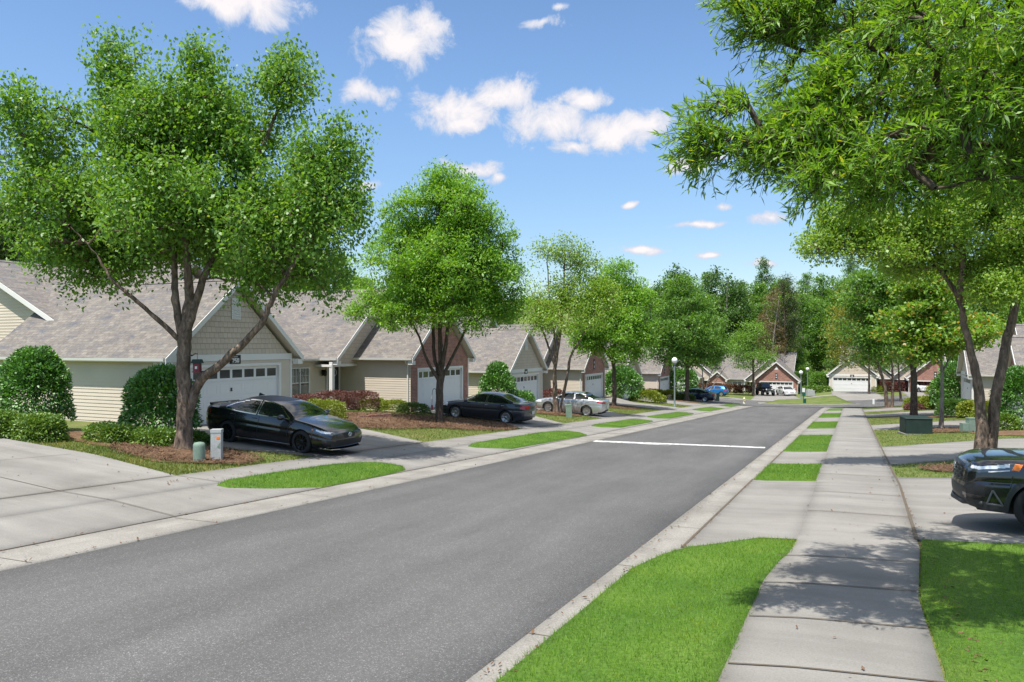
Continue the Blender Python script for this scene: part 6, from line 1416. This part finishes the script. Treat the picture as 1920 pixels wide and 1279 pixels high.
# ------------------------------------------------------------------ grass blades and loose straw
def blades(name, pts, hgt, wd, mat, lay=.35, seed=0):
    rng = np.random.default_rng(seed); n = len(pts)
    P = np.concatenate([pts, (T(pts[:, 0], pts[:, 1]))[:, None]], 1); a = rng.random(n)*6.283
    d = np.stack([np.cos(a), np.sin(a), np.zeros(n)], 1); ln = rng.normal(size=(n, 2))*lay; hh = hgt*(.55+.7*rng.random(n)); ww = wd*(.7+.6*rng.random(n))
    tip = P+np.stack([ln[:, 0]*hh, ln[:, 1]*hh, hh], 1)
    V = np.stack([P-d*ww[:, None]/2, P+d*ww[:, None]/2, tip], 1).reshape(-1, 3)
    tag(np_mesh(name, V, np.arange(len(V)).reshape(-1, 3), mat), kind='stuff')
def in_rows(rows, dens, rng):
    ys = np.array([r[0] for r in rows]); xl = np.array([r[1] for r in rows]); xr = np.array([r[2] for r in rows]); wmax = np.max(xr)-np.min(xl)
    n = int(dens*wmax*(ys[-1]-ys[0])); wmax += .08; y = ys[0]+(ys[-1]-ys[0])*rng.random(n); x = np.min(xl)-.04+wmax*rng.random(n)
    k = (x > np.interp(y, ys, xl)-.03*rng.random(n)) & (x < np.interp(y, ys, xr)+.03*rng.random(n)); return np.stack([x[k], y[k]], 1)
rng = np.random.default_rng(3)
A_ = [in_rows([(3, -2.64, -.98), (9.6, -2.62, -.98), (10.6, -2.45, -.9), (11.3, -2.2, -.8), (12.3, -1.3, -.76)], 2600, rng),
      in_rows([(3.5, .72, 6.5), (9.5, .72, 8.5), (12.4, .95, 9.0), (13.08, 1.0, 9.0)], 1600, rng)]
pts = np.concatenate(A_); blades('grass', pts+0, .072, .008, LEAF['grass'], .4, 1)
A_ = [in_rows(STRIPS_R[1], 1300, rng), in_rows(STRIPS_R[2], 650, rng), in_rows(STRIPS_R[3], 400, rng), in_rows(STRIPS_R[4], 300, rng)]+[in_rows(s_, d_, rng) for s_, d_ in zip(STRIPS_L, (1500, 800, 450, 350, 250, 200))]
blades('grass', np.concatenate(A_), .075, .013, LEAF['grass'], .4, 2)
n = 150000
y = 11.9+(75-11.9)*rng.random(n)**1.7; left = rng.random(n) < .62; x = np.where(left, -13.68-7.2*rng.random(n), 1.12+6.6*rng.random(n))
keep = np.ones(n, bool)
U = np.minimum((x+13.62)/(-7.58)*2.2, 1)
for ya, yb, yc, yd in ((-3, 12.0, -3, 12.6), (16.8, 22.6, 15.6, 24.0), (31.2, 36.6, 33.4, 40.0), (43.2, 49, 44.6, 52), (60, 66.0, 60.8, 67.5), (72, 77.6, 72.4, 79.4)): keep &= ~(left & (y > ya+(yc-ya)*U+.03) & (y < yb+(yd-yb)*U-.03))
U = np.minimum((x-.95)/7.65*1.6, 1)
for ya, yb, yc, yd in ((13.1, 21.7, 13.3, 22.0), (25.0, 32.0, 29.2, 36.2), (44.2, 49.0, 44.6, 53), (61.5, 66, 63.5, 72.5), (5, 13.15, 5, 13.3)): keep &= ~(~left & (y > ya+(yc-ya)*U+.03) & (y < yb+(yd-yb)*U-.03))
BEDS = ((-16.1, 14.5, 2.1, 1.25), (-19.2, 27.6, 2.9, 4.0), (-16.6, 30.2, 2.6, 2.6), (-17.0, 43.0, 1.8, 1.5), (-17.1, 57.4, 1.9, 2.0), (4.3, 42.6, 1.8, 1.7), (3.1, 24.0, 1.2, 1.0))
for bx, by, rx, ry in BEDS:
    r = np.hypot((x-bx)/rx, (y-by)/ry); keep &= (r > .85+.25*rng.random(n))
pts = np.stack([x, y], 1)[keep]; blades('grass', pts, .07, .016, LEAF['grass_dry'], .5, 4)
# straw needles on the beds
st = []
for bx, by, rx, ry in BEDS:
    k = int(2600*rx*ry/3); r = rng.random(k)**.5*1.12; a = rng.random(k)*6.283; st.append(np.stack([bx+rx*r*np.cos(a), by+ry*r*np.sin(a)], 1))
st = np.concatenate(st); n = len(st); z = T(st[:, 0], st[:, 1])+.05+.03*rng.random(n); a = rng.random(n)*6.283; L_ = .16+.1*rng.random(n)
d = np.stack([np.cos(a), np.sin(a), .25*rng.normal(size=n)], 1)*L_[:, None]/2; c = np.concatenate([st, z[:, None]], 1); w_ = np.stack([-np.sin(a), np.cos(a), np.zeros(n)], 1)*.008
V = np.stack([c-d-w_, c+d-w_, c+d+w_, c-d+w_], 1).reshape(-1, 3)
tag(np_mesh('pine_straw', V, np.arange(len(V)).reshape(-1, 4), M['mulch']), kind='stuff')

# dead leaves and twigs blown along the gutters, pavement edges and drives
rng = np.random.default_rng(9)
def scatter(n, x0, sx, y0, y1, pw=1.6): y = y0+(y1-y0)*rng.random(n)**pw; return np.stack([x0+sx*rng.normal(size=n), y], 1)
L_ = np.concatenate([scatter(260, -2.75, .07, 4, 50), scatter(160, -9.55, .08, 3, 50), scatter(60, 0, .5, 6, 30), scatter(140, -16.5, 2.4, 2, 11.8, 1.), scatter(200, -12.9, .7, 11, 40), scatter(80, 3., 1.2, 13.3, 21.6, 1.), scatter(110, -2.28, .03, 11, 45), scatter(160, 1.0, .04, 7, 45), scatter(140, -10.46, .04, 4, 40)])
n = len(L_); z = T(L_[:, 0], L_[:, 1])+.04; a = rng.random(n)*6.283; r = .012+.026*rng.random(n)
c = np.concatenate([L_, z[:, None]], 1); d = np.stack([np.cos(a), np.sin(a), .3*rng.normal(size=n)], 1)*r[:, None]; e = np.stack([-np.sin(a), np.cos(a), .3*rng.normal(size=n)], 1)*r[:, None]*.45
V = np.stack([c-d, c+e, c+d, c-e], 1).reshape(-1, 3)
tag(np_mesh('leaf_litter', V, np.arange(len(V)).reshape(-1, 4), M['mulch']), kind='stuff')
